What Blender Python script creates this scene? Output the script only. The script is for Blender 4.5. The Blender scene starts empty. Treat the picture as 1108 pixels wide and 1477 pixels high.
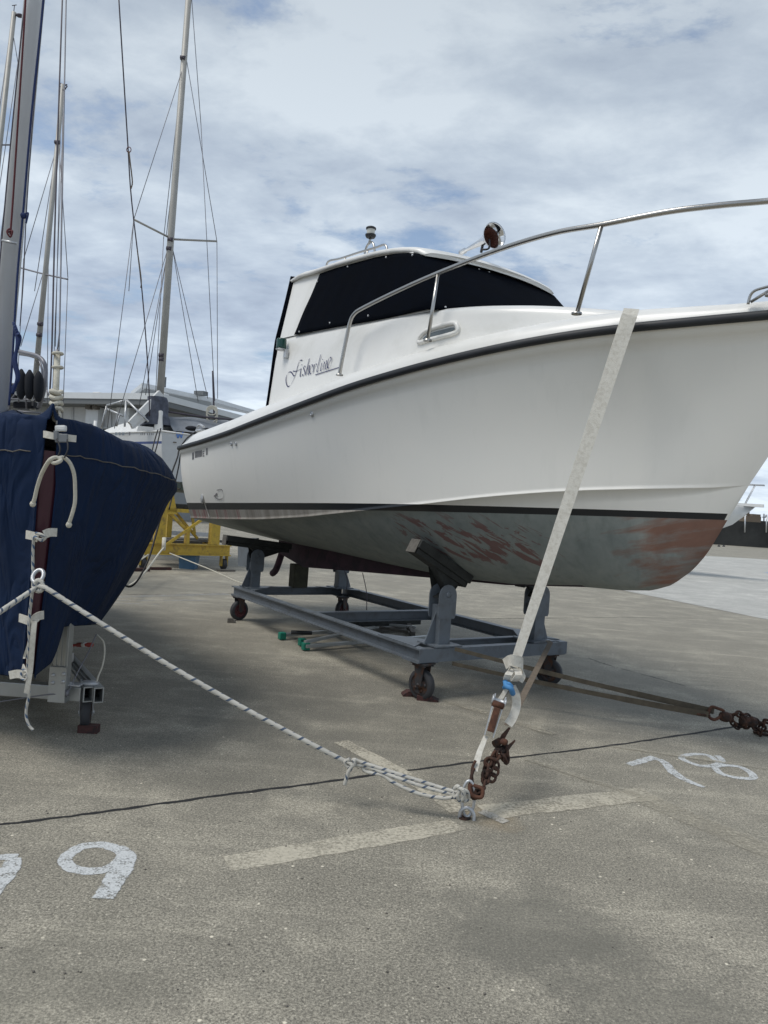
import bpy, bmesh, math, random
from mathutils import Vector, Matrix
rnd = random.Random(7)
SC = bpy.context.scene
COL = SC.collection
# ------------------------------------------------------------------ camera
FPX, CAMH, ROLL, PITCH = 1066.0, 1.45, 0.0705, -0.0022
Fv = Vector((0, math.cos(PITCH), math.sin(PITCH)))
U0 = Vector((0, -math.sin(PITCH), math.cos(PITCH)))
R0 = Vector((1, 0, 0))
Rv = R0*math.cos(ROLL)+U0*math.sin(ROLL)
Uv = -R0*math.sin(ROLL)+U0*math.cos(ROLL)
CP = Vector((0, 0, CAMH))
cd = bpy.data.cameras.new('camera'); cam = bpy.data.objects.new('camera', cd); COL.objects.link(cam)
cam.matrix_world = Matrix(((Rv.x, Uv.x, -Fv.x, 0), (Rv.y, Uv.y, -Fv.y, 0), (Rv.z, Uv.z, -Fv.z, CAMH), (0, 0, 0, 1)))
cd.sensor_fit = 'VERTICAL'; cd.sensor_height = 36; cd.lens = 36*FPX/1477
cd.clip_start = .05; cd.clip_end = 5000
SC.camera = cam
SC.render.resolution_x = 768; SC.render.resolution_y = 1024
# ------------------------------------------------------------------ world
SUN_EL, SUN_AZ = math.radians(60), math.radians(-115)   # azimuth from +Y towards +X
W = bpy.data.worlds.new('World'); SC.world = W; W.use_nodes = True
nt = W.node_tree; nt.nodes.clear()
def N(t, typ, **kw):
    n = t.nodes.new(typ)
    for k, v in kw.items(): setattr(n, k, v)
    return n
def L(t, a, b): t.links.new(a, b)
def mathn(t, op, a, b=None, clamp=False):
    n = N(t, 'ShaderNodeMath', operation=op); n.use_clamp = clamp
    for i, v in enumerate((a, b)):
        if v is None: continue
        if isinstance(v, (int, float)): n.inputs[i].default_value = v
        else: L(t, v, n.inputs[i])
    return n.outputs[0]
def ramp(t, fac, stops, interp='LINEAR'):
    n = N(t, 'ShaderNodeValToRGB'); cr = n.color_ramp; cr.interpolation = interp
    while len(cr.elements) < len(stops): cr.elements.new(.5)
    for e, (p, c) in zip(cr.elements, stops):
        e.position = p; e.color = (c, c, c, 1) if isinstance(c, (int, float)) else (*c, 1)
    L(t, fac, n.inputs[0]); return n.outputs[0]
def mixc(t, fac, a, b, blend='MIX'):
    n = N(t, 'ShaderNodeMix', data_type='RGBA', blend_type=blend)
    for i, v in ((0, fac), (6, a), (7, b)):
        if isinstance(v, (int, float)): n.inputs[i].default_value = v if i == 0 else (v, v, v, 1)
        elif isinstance(v, tuple): n.inputs[i].default_value = (*v, 1)
        else: L(t, v, n.inputs[i])
    return n.outputs[2]
def noise(t, vec, scale, detail=6, rough=.55, dist=0, w=None):
    n = N(t, 'ShaderNodeTexNoise'); n.inputs['Scale'].default_value = scale
    n.inputs['Detail'].default_value = detail; n.inputs['Roughness'].default_value = rough
    n.inputs['Distortion'].default_value = dist
    if vec is not None: L(t, vec, n.inputs['Vector'])
    return n.outputs['Fac']
sky = N(nt, 'ShaderNodeTexSky', sky_type='NISHITA'); sky.sun_disc = False
sky.sun_elevation = SUN_EL; sky.sun_rotation = SUN_AZ; sky.dust_density = 2.5; sky.air_density = 1.0
tc = N(nt, 'ShaderNodeTexCoord'); sep = N(nt, 'ShaderNodeSeparateXYZ'); L(nt, tc.outputs['Generated'], sep.inputs[0])
zz = mathn(nt, 'ADD', mathn(nt, 'MAXIMUM', sep.outputs[2], 0.0), .16)
cx = mathn(nt, 'DIVIDE', sep.outputs[0], zz); cy = mathn(nt, 'DIVIDE', sep.outputs[1], zz)
cmb = N(nt, 'ShaderNodeCombineXYZ'); L(nt, cx, cmb.inputs[0]); L(nt, cy, cmb.inputs[1]); cmb.inputs[2].default_value = 3.7
mp = N(nt, 'ShaderNodeMapping'); L(nt, cmb.outputs[0], mp.inputs[0])
mp.inputs['Rotation'].default_value = (0, 0, math.radians(28)); mp.inputs['Scale'].default_value = (1.0, 1.35, 1); mp.inputs['Location'].default_value = (5.3, 1.9, 0)
cover = noise(nt, mp.outputs[0], 1.25, 10, .66, .12)
big = noise(nt, mp.outputs[0], .75, 4, .5, .1)
fine = noise(nt, mp.outputs[0], 2.9, 10, .60, .12)
coverf = mathn(nt, 'ADD', mathn(nt, 'MULTIPLY', cover, .65), mathn(nt, 'MULTIPLY', fine, .35))
cl = ramp(nt, coverf, [(.385, .22), (.46, 1.0)])
shade = mathn(nt, 'ADD', mathn(nt, 'MULTIPLY', big, .55), mathn(nt, 'MULTIPLY', fine, .45))
ccol = ramp(nt, shade, [(.38, (2.75, 3.3, 4.25)), (.46, (3.55, 4.2, 5.15)), (.53, (4.5, 5.2, 6.05)), (.61, (5.9, 6.6, 7.3))])
# brighter near the horizon to the left, greyer high up
hz = ramp(nt, sep.outputs[2], [(0.0, 1.12), (.25, 1.04), (.62, .74)])
ccol = mixc(nt, 1.0, ccol, hz, 'MULTIPLY')
skyb = mixc(nt, 1.0, sky.outputs[0], (1.15, 1.2, 1.2), 'MULTIPLY')
fin = mixc(nt, cl, skyb, ccol)
bg = N(nt, 'ShaderNodeBackground'); bg.inputs[1].default_value = .1; L(nt, fin, bg.inputs[0])
wo = N(nt, 'ShaderNodeOutputWorld'); L(nt, bg.outputs[0], wo.inputs[0])
# ------------------------------------------------------------------ sun behind thin cloud
sd = bpy.data.lights.new('sun', 'SUN'); sd.energy = 1.65; sd.angle = math.radians(26); sd.color = (1, .96, .9)
sun = bpy.data.objects.new('sun', sd); COL.objects.link(sun)
sdir = Vector((math.sin(SUN_AZ)*math.cos(SUN_EL), math.cos(SUN_AZ)*math.cos(SUN_EL), math.sin(SUN_EL)))
sun.rotation_euler = sdir.to_track_quat('Z', 'Y').to_euler(); sun.location = (0, 0, 30)
SC.view_settings.view_transform = 'Standard'; SC.view_settings.look = 'None'; SC.view_settings.gamma = 1
SC.view_settings.exposure = 0.40
SC.render.engine = 'CYCLES'
# ------------------------------------------------------------------ helpers: where things stand
def ray(x, y): return Fv+Rv*((x-554)/FPX)-Uv*((y-738.5)/FPX)
def G(x, y, z=0.0):
    d = ray(x, y); return CP+d*((z-CAMH)/d.z)
def D(x, y, dep): return CP+ray(x, y)*dep
def PL(x, y, p, n):
    d = ray(x, y); return CP+d*((p-CP).dot(n)/d.dot(n))
def interp(pts, x):
    if x <= pts[0][0]: return pts[0][1]
    for (x0, y0), (x1, y1) in zip(pts, pts[1:]):
        if x <= x1: return y0+(y1-y0)*(x-x0)/(x1-x0)
    return pts[-1][1]
def smooth(pts, n=6, closed=False):
    P = [Vector(p) for p in pts]; out = []
    m = len(P)
    rng = range(m if closed else m-1)
    for i in rng:
        if closed: p0, p1, p2, p3 = P[i-1], P[i], P[(i+1) % m], P[(i+2) % m]
        else: p0, p1, p2, p3 = P[max(i-1, 0)], P[i], P[i+1], P[min(i+2, m-1)]
        for k in range(n):
            t = k/n
            out.append(.5*((2*p1)+(p2-p0)*t+(2*p0-5*p1+4*p2-p3)*t*t+(3*p1-p0-3*p2+p3)*t**3))
    if not closed: out.append(P[-1])
    return out
# ------------------------------------------------------------------ mesh builder
class MB:
    def __init__(s): s.v = []; s.f = []; s.uv = []; s.mi = []; s.sm = []
    def add(s, vs, fs, smooth=False, mi=0, uvs=None):
        o = len(s.v); s.v += [tuple(v) for v in vs]
        for i, f in enumerate(fs):
            s.f.append([o+k for k in f]); s.mi.append(mi); s.sm.append(smooth); s.uv.append(uvs[i] if uvs else None)
        return s
    def box(s, c, size, ax=None, bev=0, mi=0):
        c = Vector(c); hx, hy, hz = [q/2 for q in size]
        A = ax or (Vector((1, 0, 0)), Vector((0, 1, 0)), Vector((0, 0, 1)))
        if bev <= 0:
            vs = [c+A[0]*(x*hx)+A[1]*(y*hy)+A[2]*(z*hz) for x in (-1, 1) for y in (-1, 1) for z in (-1, 1)]
            fs = [(0, 1, 3, 2), (4, 6, 7, 5), (0, 4, 5, 1), (2, 3, 7, 6), (0, 2, 6, 4), (1, 5, 7, 3)]
            return s.add(vs, fs, mi=mi)
        b = min(bev, hx*.9, hy*.9, hz*.9)
        bm = bmesh.new(); bmesh.ops.create_cube(bm, size=1)
        for v in bm.verts: v.co = Vector((v.co.x*2*hx, v.co.y*2*hy, v.co.z*2*hz))
        bmesh.ops.bevel(bm, geom=bm.edges[:], offset=b, segments=2, affect='EDGES', profile=.6)
        bm.verts.index_update()
        vs = [c+A[0]*v.co.x+A[1]*v.co.y+A[2]*v.co.z for v in bm.verts]
        fs = [[v.index for v in f.verts] for f in bm.faces]; bm.free()
        return s.add(vs, fs, mi=mi)
    def beam(s, p, q, w, h, up=Vector((0, 0, 1)), bev=0):
        p, q = Vector(p), Vector(q); d = (q-p); ln = d.length; d.normalize()
        sd_ = d.cross(up).normalized(); u2 = sd_.cross(d).normalized()
        return s.box((p+q)/2, (ln, w, h), (d, sd_, u2), bev)
    def ibeam(s, p, q, w, h, tf=.012, tw=.012):
        p, q = Vector(p), Vector(q); z = Vector((0, 0, 1))
        s.beam(p+z*(h/2-tf/2), q+z*(h/2-tf/2), w, tf); s.beam(p-z*(h/2-tf/2), q-z*(h/2-tf/2), w, tf)
        return s.beam(p, q, tw, h-2*tf)
    def tube(s, pts, r, n=8, caps=True, closed=False, mi=0, flat=None):
        P = [Vector(p) for p in pts]; m = len(P)
        rs = r if isinstance(r, (list, tuple)) else [r]*m
        T = []
        for i in range(m):
            a = P[i-1] if (i > 0 or closed) else P[i]; b = P[(i+1) % m] if (i < m-1 or closed) else P[i]
            t = (b-a); T.append(t.normalized() if t.length > 1e-9 else Vector((0, 0, 1)))
        up = Vector((0, 0, 1)) if abs(T[0].z) < .9 else Vector((1, 0, 0))
        nn = (up-T[0]*up.dot(T[0])).normalized(); vs = []; ln = 0; Ls = []
        for i in range(m):
            nn = (nn-T[i]*nn.dot(T[i]));
            if nn.length < 1e-6: nn = T[i].orthogonal()
            nn.normalize(); bb = T[i].cross(nn)
            if i: ln += (P[i]-P[i-1]).length
            Ls.append(ln)
            for k in range(n):
                a = 2*math.pi*k/n; ca, sa = math.cos(a), math.sin(a)
                if flat: vs.append(P[i]+nn*(ca*rs[i]*flat[0])+bb*(sa*rs[i]*flat[1]))
                else: vs.append(P[i]+nn*(ca*rs[i])+bb*(sa*rs[i]))
        fs = []; uvs = []
        for i in range(m if closed else m-1):
            j = (i+1) % m; l1 = Ls[j] if j else ln+(P[0]-P[-1]).length
            for k in range(n):
                k2 = (k+1) % n
                fs.append((i*n+k, i*n+k2, j*n+k2, j*n+k))
                uvs.append(((Ls[i], k/n), (Ls[i], (k+1)/n), (l1, (k+1)/n), (l1, k/n)))
        s.add(vs, fs, True, mi, uvs)
        if caps and not closed:
            o = len(s.v)-len(vs)
            s.f.append([o+k for k in range(n)][::-1]); s.f.append([o+(m-1)*n+k for k in range(n)])
            s.mi += [mi, mi]; s.sm += [False, False]; s.uv += [None, None]
        return s
    def grid(s, rows, closed_u=False, smooth=True, mi=0, flip=False):
        n = len(rows[0]); vs = [p for r_ in rows for p in r_]; fs = []; uvs = []
        for i in range(len(rows)-1):
            for k in range(n if closed_u else n-1):
                k2 = (k+1) % n
                f = (i*n+k, (i+1)*n+k, (i+1)*n+k2, i*n+k2)
                fs.append(f[::-1] if flip else f)
        return s.add(vs, fs, smooth, mi)
    def prism(s, poly, d, smooth=False, mi=0):
        P = [Vector(p) for p in poly]; d = Vector(d); n = len(P)
        fs = [list(range(n))[::-1], [n+k for k in range(n)]]+[(k, (k+1) % n, n+(k+1) % n, n+k) for k in range(n)]
        return s.add(P+[p+d for p in P], fs, smooth, mi)
    def lathe(s, base, axis, prof, n=20, smooth=True, mi=0):
        axis = Vector(axis).normalized(); a = axis.orthogonal().normalized(); b = axis.cross(a); base = Vector(base)
        rows = [[base+axis*z+(a*math.cos(2*math.pi*k/n)+b*math.sin(2*math.pi*k/n))*max(r, 1e-4) for k in range(n)] for r, z in prof]
        return s.grid(rows, True, smooth, mi)
    def ribbon(s, pts, nib, off):   # calligraphic stroke: nib is a vector, off the lift off the surface
        P = [Vector(p) for p in pts]; nb = Vector(nib)
        vs = []
        for p in P: vs += [p-nb/2+off, p+nb/2+off]
        return s.add(vs, [(2*i, 2*i+1, 2*i+3, 2*i+2) for i in range(len(P)-1)])
    def band(s, pts, w, side, thick=.003):   # flat webbing: width w along side vectors, thickness
        P = [Vector(p) for p in pts]; m = len(P); ws = w if isinstance(w, (list, tuple)) else [w]*m
        sds = side if isinstance(side, list) else [side]*m; rows = []
        for i in range(m):
            t = (P[min(i+1, m-1)]-P[max(i-1, 0)]).normalized(); sv = Vector(sds[i]); sv = (sv-t*sv.dot(t)).normalized(); nv = t.cross(sv)
            a, b = sv*ws[i]/2, nv*thick/2
            rows.append([P[i]-a-b, P[i]+a-b, P[i]+a+b, P[i]-a+b])
        s.grid(rows, True, False)
        o = len(s.v)-4*m
        s.f.append([o, o+1, o+2, o+3]); s.f.append([o+4*(m-1)+k for k in (3, 2, 1, 0)]); s.mi += [0, 0]; s.sm += [False]*2; s.uv += [None]*2
        return s
    def sphere(s, c, r, n=12, sc=(1, 1, 1)):
        rows = []
        for i in range(n//2+1):
            th = math.pi*i/(n//2)
            rows.append([Vector(c)+Vector((math.sin(th)*math.cos(2*math.pi*k/n)*r*sc[0], math.sin(th)*math.sin(2*math.pi*k/n)*r*sc[1], math.cos(th)*r*sc[2])) for k in range(n)])
        return s.grid(rows, True, True)
FR = {}
def thing(name, label, cat, loc=(0, 0, 0), rz=0.0, group=None):
    o = bpy.data.objects.new(name, None); COL.objects.link(o); o.empty_display_size = .2
    o.location = loc; o.rotation_euler = (0, 0, rz); o['label'] = label; o['category'] = cat
    if group: o['group'] = group
    FR[o.name] = (Vector(loc), rz); return o
def part(name, mb, mat, parent=None, local=False, recalc=True, label=None):
    me = bpy.data.meshes.new(name); vs = [Vector(v) for v in mb.v]
    if parent is not None and not local:
        o0, rz = FR[parent.name]; c, s_ = math.cos(-rz), math.sin(-rz); nv = []
        for v in vs:
            d = v-o0; nv.append((d.x*c-d.y*s_, d.x*s_+d.y*c, d.z))
        vs = nv
    me.from_pydata([tuple(v) for v in vs], [], mb.f); 
    mats = mat if isinstance(mat, (list, tuple)) else [mat]
    for m in mats: me.materials.append(m)
    if any(u is not None for u in mb.uv):
        ul = me.uv_layers.new(name='UVMap')
        for p, u in zip(me.polygons, mb.uv):
            if u:
                for li, q in zip(p.loop_indices, u): ul.data[li].uv = q
    for p, sm, mi in zip(me.polygons, mb.sm, mb.mi): p.use_smooth = sm; p.material_index = mi
    if recalc:
        bm = bmesh.new(); bm.from_mesh(me); bmesh.ops.recalc_face_normals(bm, faces=bm.faces[:]); bm.to_mesh(me); bm.free()
    me.update()
    o = bpy.data.objects.new(name, me); COL.objects.link(o)
    if parent is not None:
        o.parent = parent; FR[o.name] = FR[parent.name]
    if label: o['label'] = label
    return o
def single(name, mb, mat, label, cat, base=None, group=None, recalc=True):
    base = Vector(base) if base is not None else Vector(mb.v[0])
    mb.v = [tuple(Vector(v)-base) for v in mb.v]
    o = part(name, mb, mat, recalc=recalc); o.location = base
    o['label'] = label; o['category'] = cat
    if group: o['group'] = group
    return o
def struct(name, mb, mat, kind='structure'):
    o = part(name, mb, mat, recalc=False); o['kind'] = kind; return o
def subdiv(o, lv=1):
    m = o.modifiers.new('sub', 'SUBSURF'); m.levels = lv; m.render_levels = lv
def solid(o, t):
    m = o.modifiers.new('sol', 'SOLIDIFY'); m.thickness = t; m.offset = 0
# ------------------------------------------------------------------ materials
def mat(name, col, rough=.6, metal=0.0, var=.15, scale=6.0, bump=0.0, bscale=40.0, tint=None, tfac=(.45, .62), tscale=3.0, spec=None, coat=0.0):
    m = bpy.data.materials.new(name); m.use_nodes = True; t = m.node_tree; b = t.nodes['Principled BSDF']
    tcn = N(t, 'ShaderNodeTexCoord'); ob = tcn.outputs['Object']
    n1 = noise(t, ob, scale, 8, .6)
    lo = tuple(c*(1-var) for c in col); hi = tuple(min(1, c*(1+var)) for c in col)
    c = ramp(t, n1, [(.3, lo), (.7, hi)])
    if tint:
        n2 = noise(t, ob, tscale, 9, .65, .4)
        c = mixc(t, ramp(t, n2, [(tfac[0], 0.0), (tfac[1], 1.0)]), c, tint)
    L(t, c, b.inputs['Base Color']); b.inputs['Roughness'].default_value = rough; b.inputs['Metallic'].default_value = metal
    L(t, mathn(t, 'ADD', mathn(t, 'MULTIPLY', n1, .2), rough-.1, True), b.inputs['Roughness'])
    if coat: b.inputs['Coat Weight'].default_value = coat; b.inputs['Coat Roughness'].default_value = .15
    if bump:
        bn = N(t, 'ShaderNodeBump'); bn.inputs['Strength'].default_value = bump; bn.inputs['Distance'].default_value = .01
        L(t, noise(t, ob, bscale, 4, .6), bn.inputs['Height']); L(t, bn.outputs[0], b.inputs['Normal'])
    return m
M = {}
M['gel'] = mat('white_gelcoat', (.80, .79, .755), .32, var=.03, scale=2, tint=(.62, .61, .56), tfac=(.5, .8), tscale=1.3, coat=.2)
M['black'] = mat('black_rubber', (.018, .020, .024), .55, var=.3)
M['canvas'] = mat('black_canvas', (.0018, .003, .006), .95, var=.3, bump=.2, bscale=9)
M['canvas'].node_tree.nodes['Principled BSDF'].inputs['Specular IOR Level'].default_value = .05
M['steel'] = mat('stainless_steel', (.44, .43, .41), .30, 1.0, var=.06, scale=3)
M['chrome'] = mat('chrome', (.75, .75, .75), .12, 1.0, var=.03)
M['skeg'] = mat('purple_antifouling', (.045, .020, .032), .8, var=.35, scale=5, tint=(.02, .012, .02), tscale=7)
M['grey'] = mat('grey_paint', (.125, .145, .168), .42, var=.10, scale=4, tint=(.085, .09, .095), tscale=9, tfac=(.5, .75), bump=.08)
M['bunk'] = mat('bunk_board', (.030, .032, .030), .9, var=.4, scale=12, bump=.5)
M['woodend'] = mat('bunk_end_wood', (.13, .12, .105), .9, var=.3, scale=25)
M['tyre'] = mat('tyre_rubber', (.035, .036, .040), .7, var=.25)
M['castm'] = mat('caster_metal', (.045, .045, .048), .6, .3, var=.3, tint=(.09, .04, .022), tscale=14)
M['redcast'] = mat('red_caster_wheel', (.085, .022, .025), .6, var=.3)
M['chockr'] = mat('dark_red_chock', (.075, .028, .024), .85, var=.35, scale=14, tint=(.03, .02, .02), tscale=20, bump=.3)
M['rust'] = mat('rusty_steel', (.075, .035, .022), .85, .2, var=.45, scale=30, tint=(.022, .016, .014), tscale=18, bump=.5)
M['rustred'] = mat('orange_rust', (.11, .048, .028), .8, .2, var=.4, scale=35, tint=(.07, .03, .02), tscale=25)
M['galv'] = mat('galvanised_steel', (.50, .51, .52), .38, .5, var=.15, scale=30)
M['alum'] = mat('aluminium_extrusion', (.40, .41, .40), .45, .75, var=.10, scale=6)
M['alumd'] = mat('painted_mast', (.62, .63, .64), .45, 0.0, var=.05, scale=2)
M['mastb'] = mat('weathered_mast', (.36, .35, .32), .5, .1, var=.12, scale=3)
M['wire'] = mat('rigging_wire', (.20, .20, .22), .5, .5, var=.1)
M['wired'] = mat('dark_rigging', (.07, .06, .075), .6, .2, var=.1)
M['web'] = mat('white_webbing', (.66, .635, .565), .88, var=.08, scale=90, tint=(.55, .52, .45), tscale=45, bump=.5, bscale=260)
M['brown'] = mat('brown_webbing', (.085, .072, .052), .9, var=.25, scale=18, bump=.4, bscale=160)
M['tan'] = mat('faded_brown_webbing', (.15, .12, .09), .9, var=.25, scale=18, bump=.4, bscale=160)
M['yellow'] = mat('yellow_paint', (.56, .38, .045), .5, var=.14, scale=3, tint=(.22, .14, .05), tscale=8, tfac=(.5, .72))
M['plank'] = mat('weathered_plank', (.12, .11, .095), .9, var=.3, scale=10, bump=.4)
M['tub'] = mat('blue_plastic', (.06, .14, .24), .5, var=.1)
M['white'] = mat('white_paint', (.70, .70, .68), .5, var=.06)
M['cream'] = mat('far_white_hull', (.62, .63, .62), .45, var=.05)
M['rope'] = mat('white_rope', (.60, .57, .48), .9, var=.12, scale=60, bump=.6, bscale=220)
M['cable'] = mat('black_cable', (.012, .012, .014), .6, var=.2)
M['greenl'] = mat('green_lens', (.008, .055, .045), .25, var=.1)
M['navy'] = mat('navy_lettering', (.025, .028, .11), .5, var=.1)
M['bluel'] = mat('blue_lettering', (.11, .25, .62), .5, var=.05)
M['greyl'] = mat('grey_lettering', (.13, .13, .14), .6, var=.3, scale=60)
M['maroon'] = mat('maroon_hull', (.050, .012, .022), .35, var=.12)
M['wall'] = mat('grey_wall', (.29, .30, .30), .85, var=.06, scale=1, tint=(.27, .28, .28), tscale=.8)
M['fascia'] = mat('roof_fascia', (.62, .64, .65), .7, var=.06, scale=1)
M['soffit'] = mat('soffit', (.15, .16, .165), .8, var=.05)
M['glassd'] = mat('window_glass', (.10, .12, .13), .2, var=.2, scale=.6)
M['frame'] = mat('window_frame', (.55, .56, .56), .6, var=.05)
M['btarp'] = mat('light_blue_tarp', (.07, .20, .42), .7, var=.15, scale=4, bump=.4, bscale=5)
M['gtarp'] = mat('grey_tarpaulin', (.20, .215, .235), .75, var=.2, scale=4, bump=.6, bscale=6)
M['gtarpd'] = mat('dark_sail_bag', (.085, .095, .125), .85, var=.4, scale=9, bump=.7, bscale=10)
M['seawall'] = mat('dark_seawall', (.045, .046, .044), .95, var=.2, scale=.35, tint=(.022, .023, .023), tscale=.18)
M['fender'] = mat('black_fender_cover', (.007, .009, .014), .9, var=.3)
M['green'] = mat('green_foot', (.0, .16, .105), .5, var=.15)
M['amber'] = mat('lamp_glass', (.55, .55, .50), .15, var=.05)
M['orange'] = mat('horn_throat', (.085, .028, .018), .5, var=.3)
M['timber'] = mat('old_timber', (.050, .048, .032), .95, var=.35, scale=12, bump=.5)
M['bluetie'] = mat('light_blue_string', (.06, .22, .46), .7, var=.1)
M['redhandle'] = mat('red_handle', (.30, .04, .03), .5, var=.15)
M['greypl'] = mat('grey_plastic', (.18, .19, .2), .6, var=.1)

# blue canvas with soft wrinkles
def canvas_blue():
    m = mat('navy_cover', (.005, .0165, .050), .85, var=.25, scale=2.5)
    t = m.node_tree; b = t.nodes['Principled BSDF']; tcn = N(t, 'ShaderNodeTexCoord')
    mpn = N(t, 'ShaderNodeMapping'); L(t, tcn.outputs['Object'], mpn.inputs[0]); mpn.inputs['Scale'].default_value = (2.2, 2.2, .75)
    mpn.inputs['Rotation'].default_value = (0, 0, .3); na = noise(t, mpn.outputs[0], 2.4, 2.5, .45, 1.1); n = mathn(t, 'MULTIPLY', mathn(t, 'ABSOLUTE', mathn(t, 'SUBTRACT', na, .5)), 2.2); n2 = noise(t, tcn.outputs['Object'], 300, 2, .5)
    h = mathn(t, 'ADD', n, mathn(t, 'MULTIPLY', n2, .03))
    bn = N(t, 'ShaderNodeBump'); bn.inputs['Strength'].default_value = .75; bn.inputs['Distance'].default_value = .05
    L(t, h, bn.inputs['Height']); L(t, bn.outputs[0], b.inputs['Normal'])
    b.inputs['Specular IOR Level'].default_value = .25
    return m
M['cover'] = canvas_blue()
# braided rope with dark blue flecks; uv.x is metres along, uv.y round the rope
def fleck(name, pitch, wid, base=(.60, .58, .52), dark=(.045, .075, .16)):
    m = bpy.data.materials.new(name); m.use_nodes = True; t = m.node_tree; b = t.nodes['Principled BSDF']
    uvn = N(t, 'ShaderNodeUVMap'); sp = N(t, 'ShaderNodeSeparateXYZ'); L(t, uvn.outputs[0], sp.inputs[0])
    a = mathn(t, 'FRACT', mathn(t, 'ADD', mathn(t, 'DIVIDE', sp.outputs[0], pitch), sp.outputs[1]))
    c = mathn(t, 'FRACT', mathn(t, 'ADD', mathn(t, 'DIVIDE', sp.outputs[0], pitch*2.0), mathn(t, 'MULTIPLY', sp.outputs[1], 2.0)))
    k = mathn(t, 'MULTIPLY', mathn(t, 'LESS_THAN', a, wid), mathn(t, 'LESS_THAN', c, .62))
    braid = mathn(t, 'SINE', mathn(t, 'ADD', mathn(t, 'MULTIPLY', sp.outputs[0], 6.283/.006), mathn(t, 'MULTIPLY', sp.outputs[1], 12.566)))
    tcn = N(t, 'ShaderNodeTexCoord'); nz = noise(t, tcn.outputs['Object'], 14, 5)
    bs = mixc(t, ramp(t, nz, [(.35, 0.0), (.7, 1.0)]), base, tuple(q*.78 for q in base))
    col = mixc(t, mathn(t, 'MULTIPLY', k, .9), bs, dark)
    L(t, col, b.inputs['Base Color']); b.inputs['Roughness'].default_value = .85
    bn = N(t, 'ShaderNodeBump'); bn.inputs['Strength'].default_value = .5; bn.inputs['Distance'].default_value = .002
    L(t, braid, bn.inputs['Height']); L(t, bn.outputs[0], b.inputs['Normal'])
    return m
M['fleck'] = fleck('flecked_rope', .050, .27, dark=(.03, .065, .13))
M['fleck2'] = fleck('flecked_cord', .045, .42, dark=(.03, .09, .19))

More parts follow.
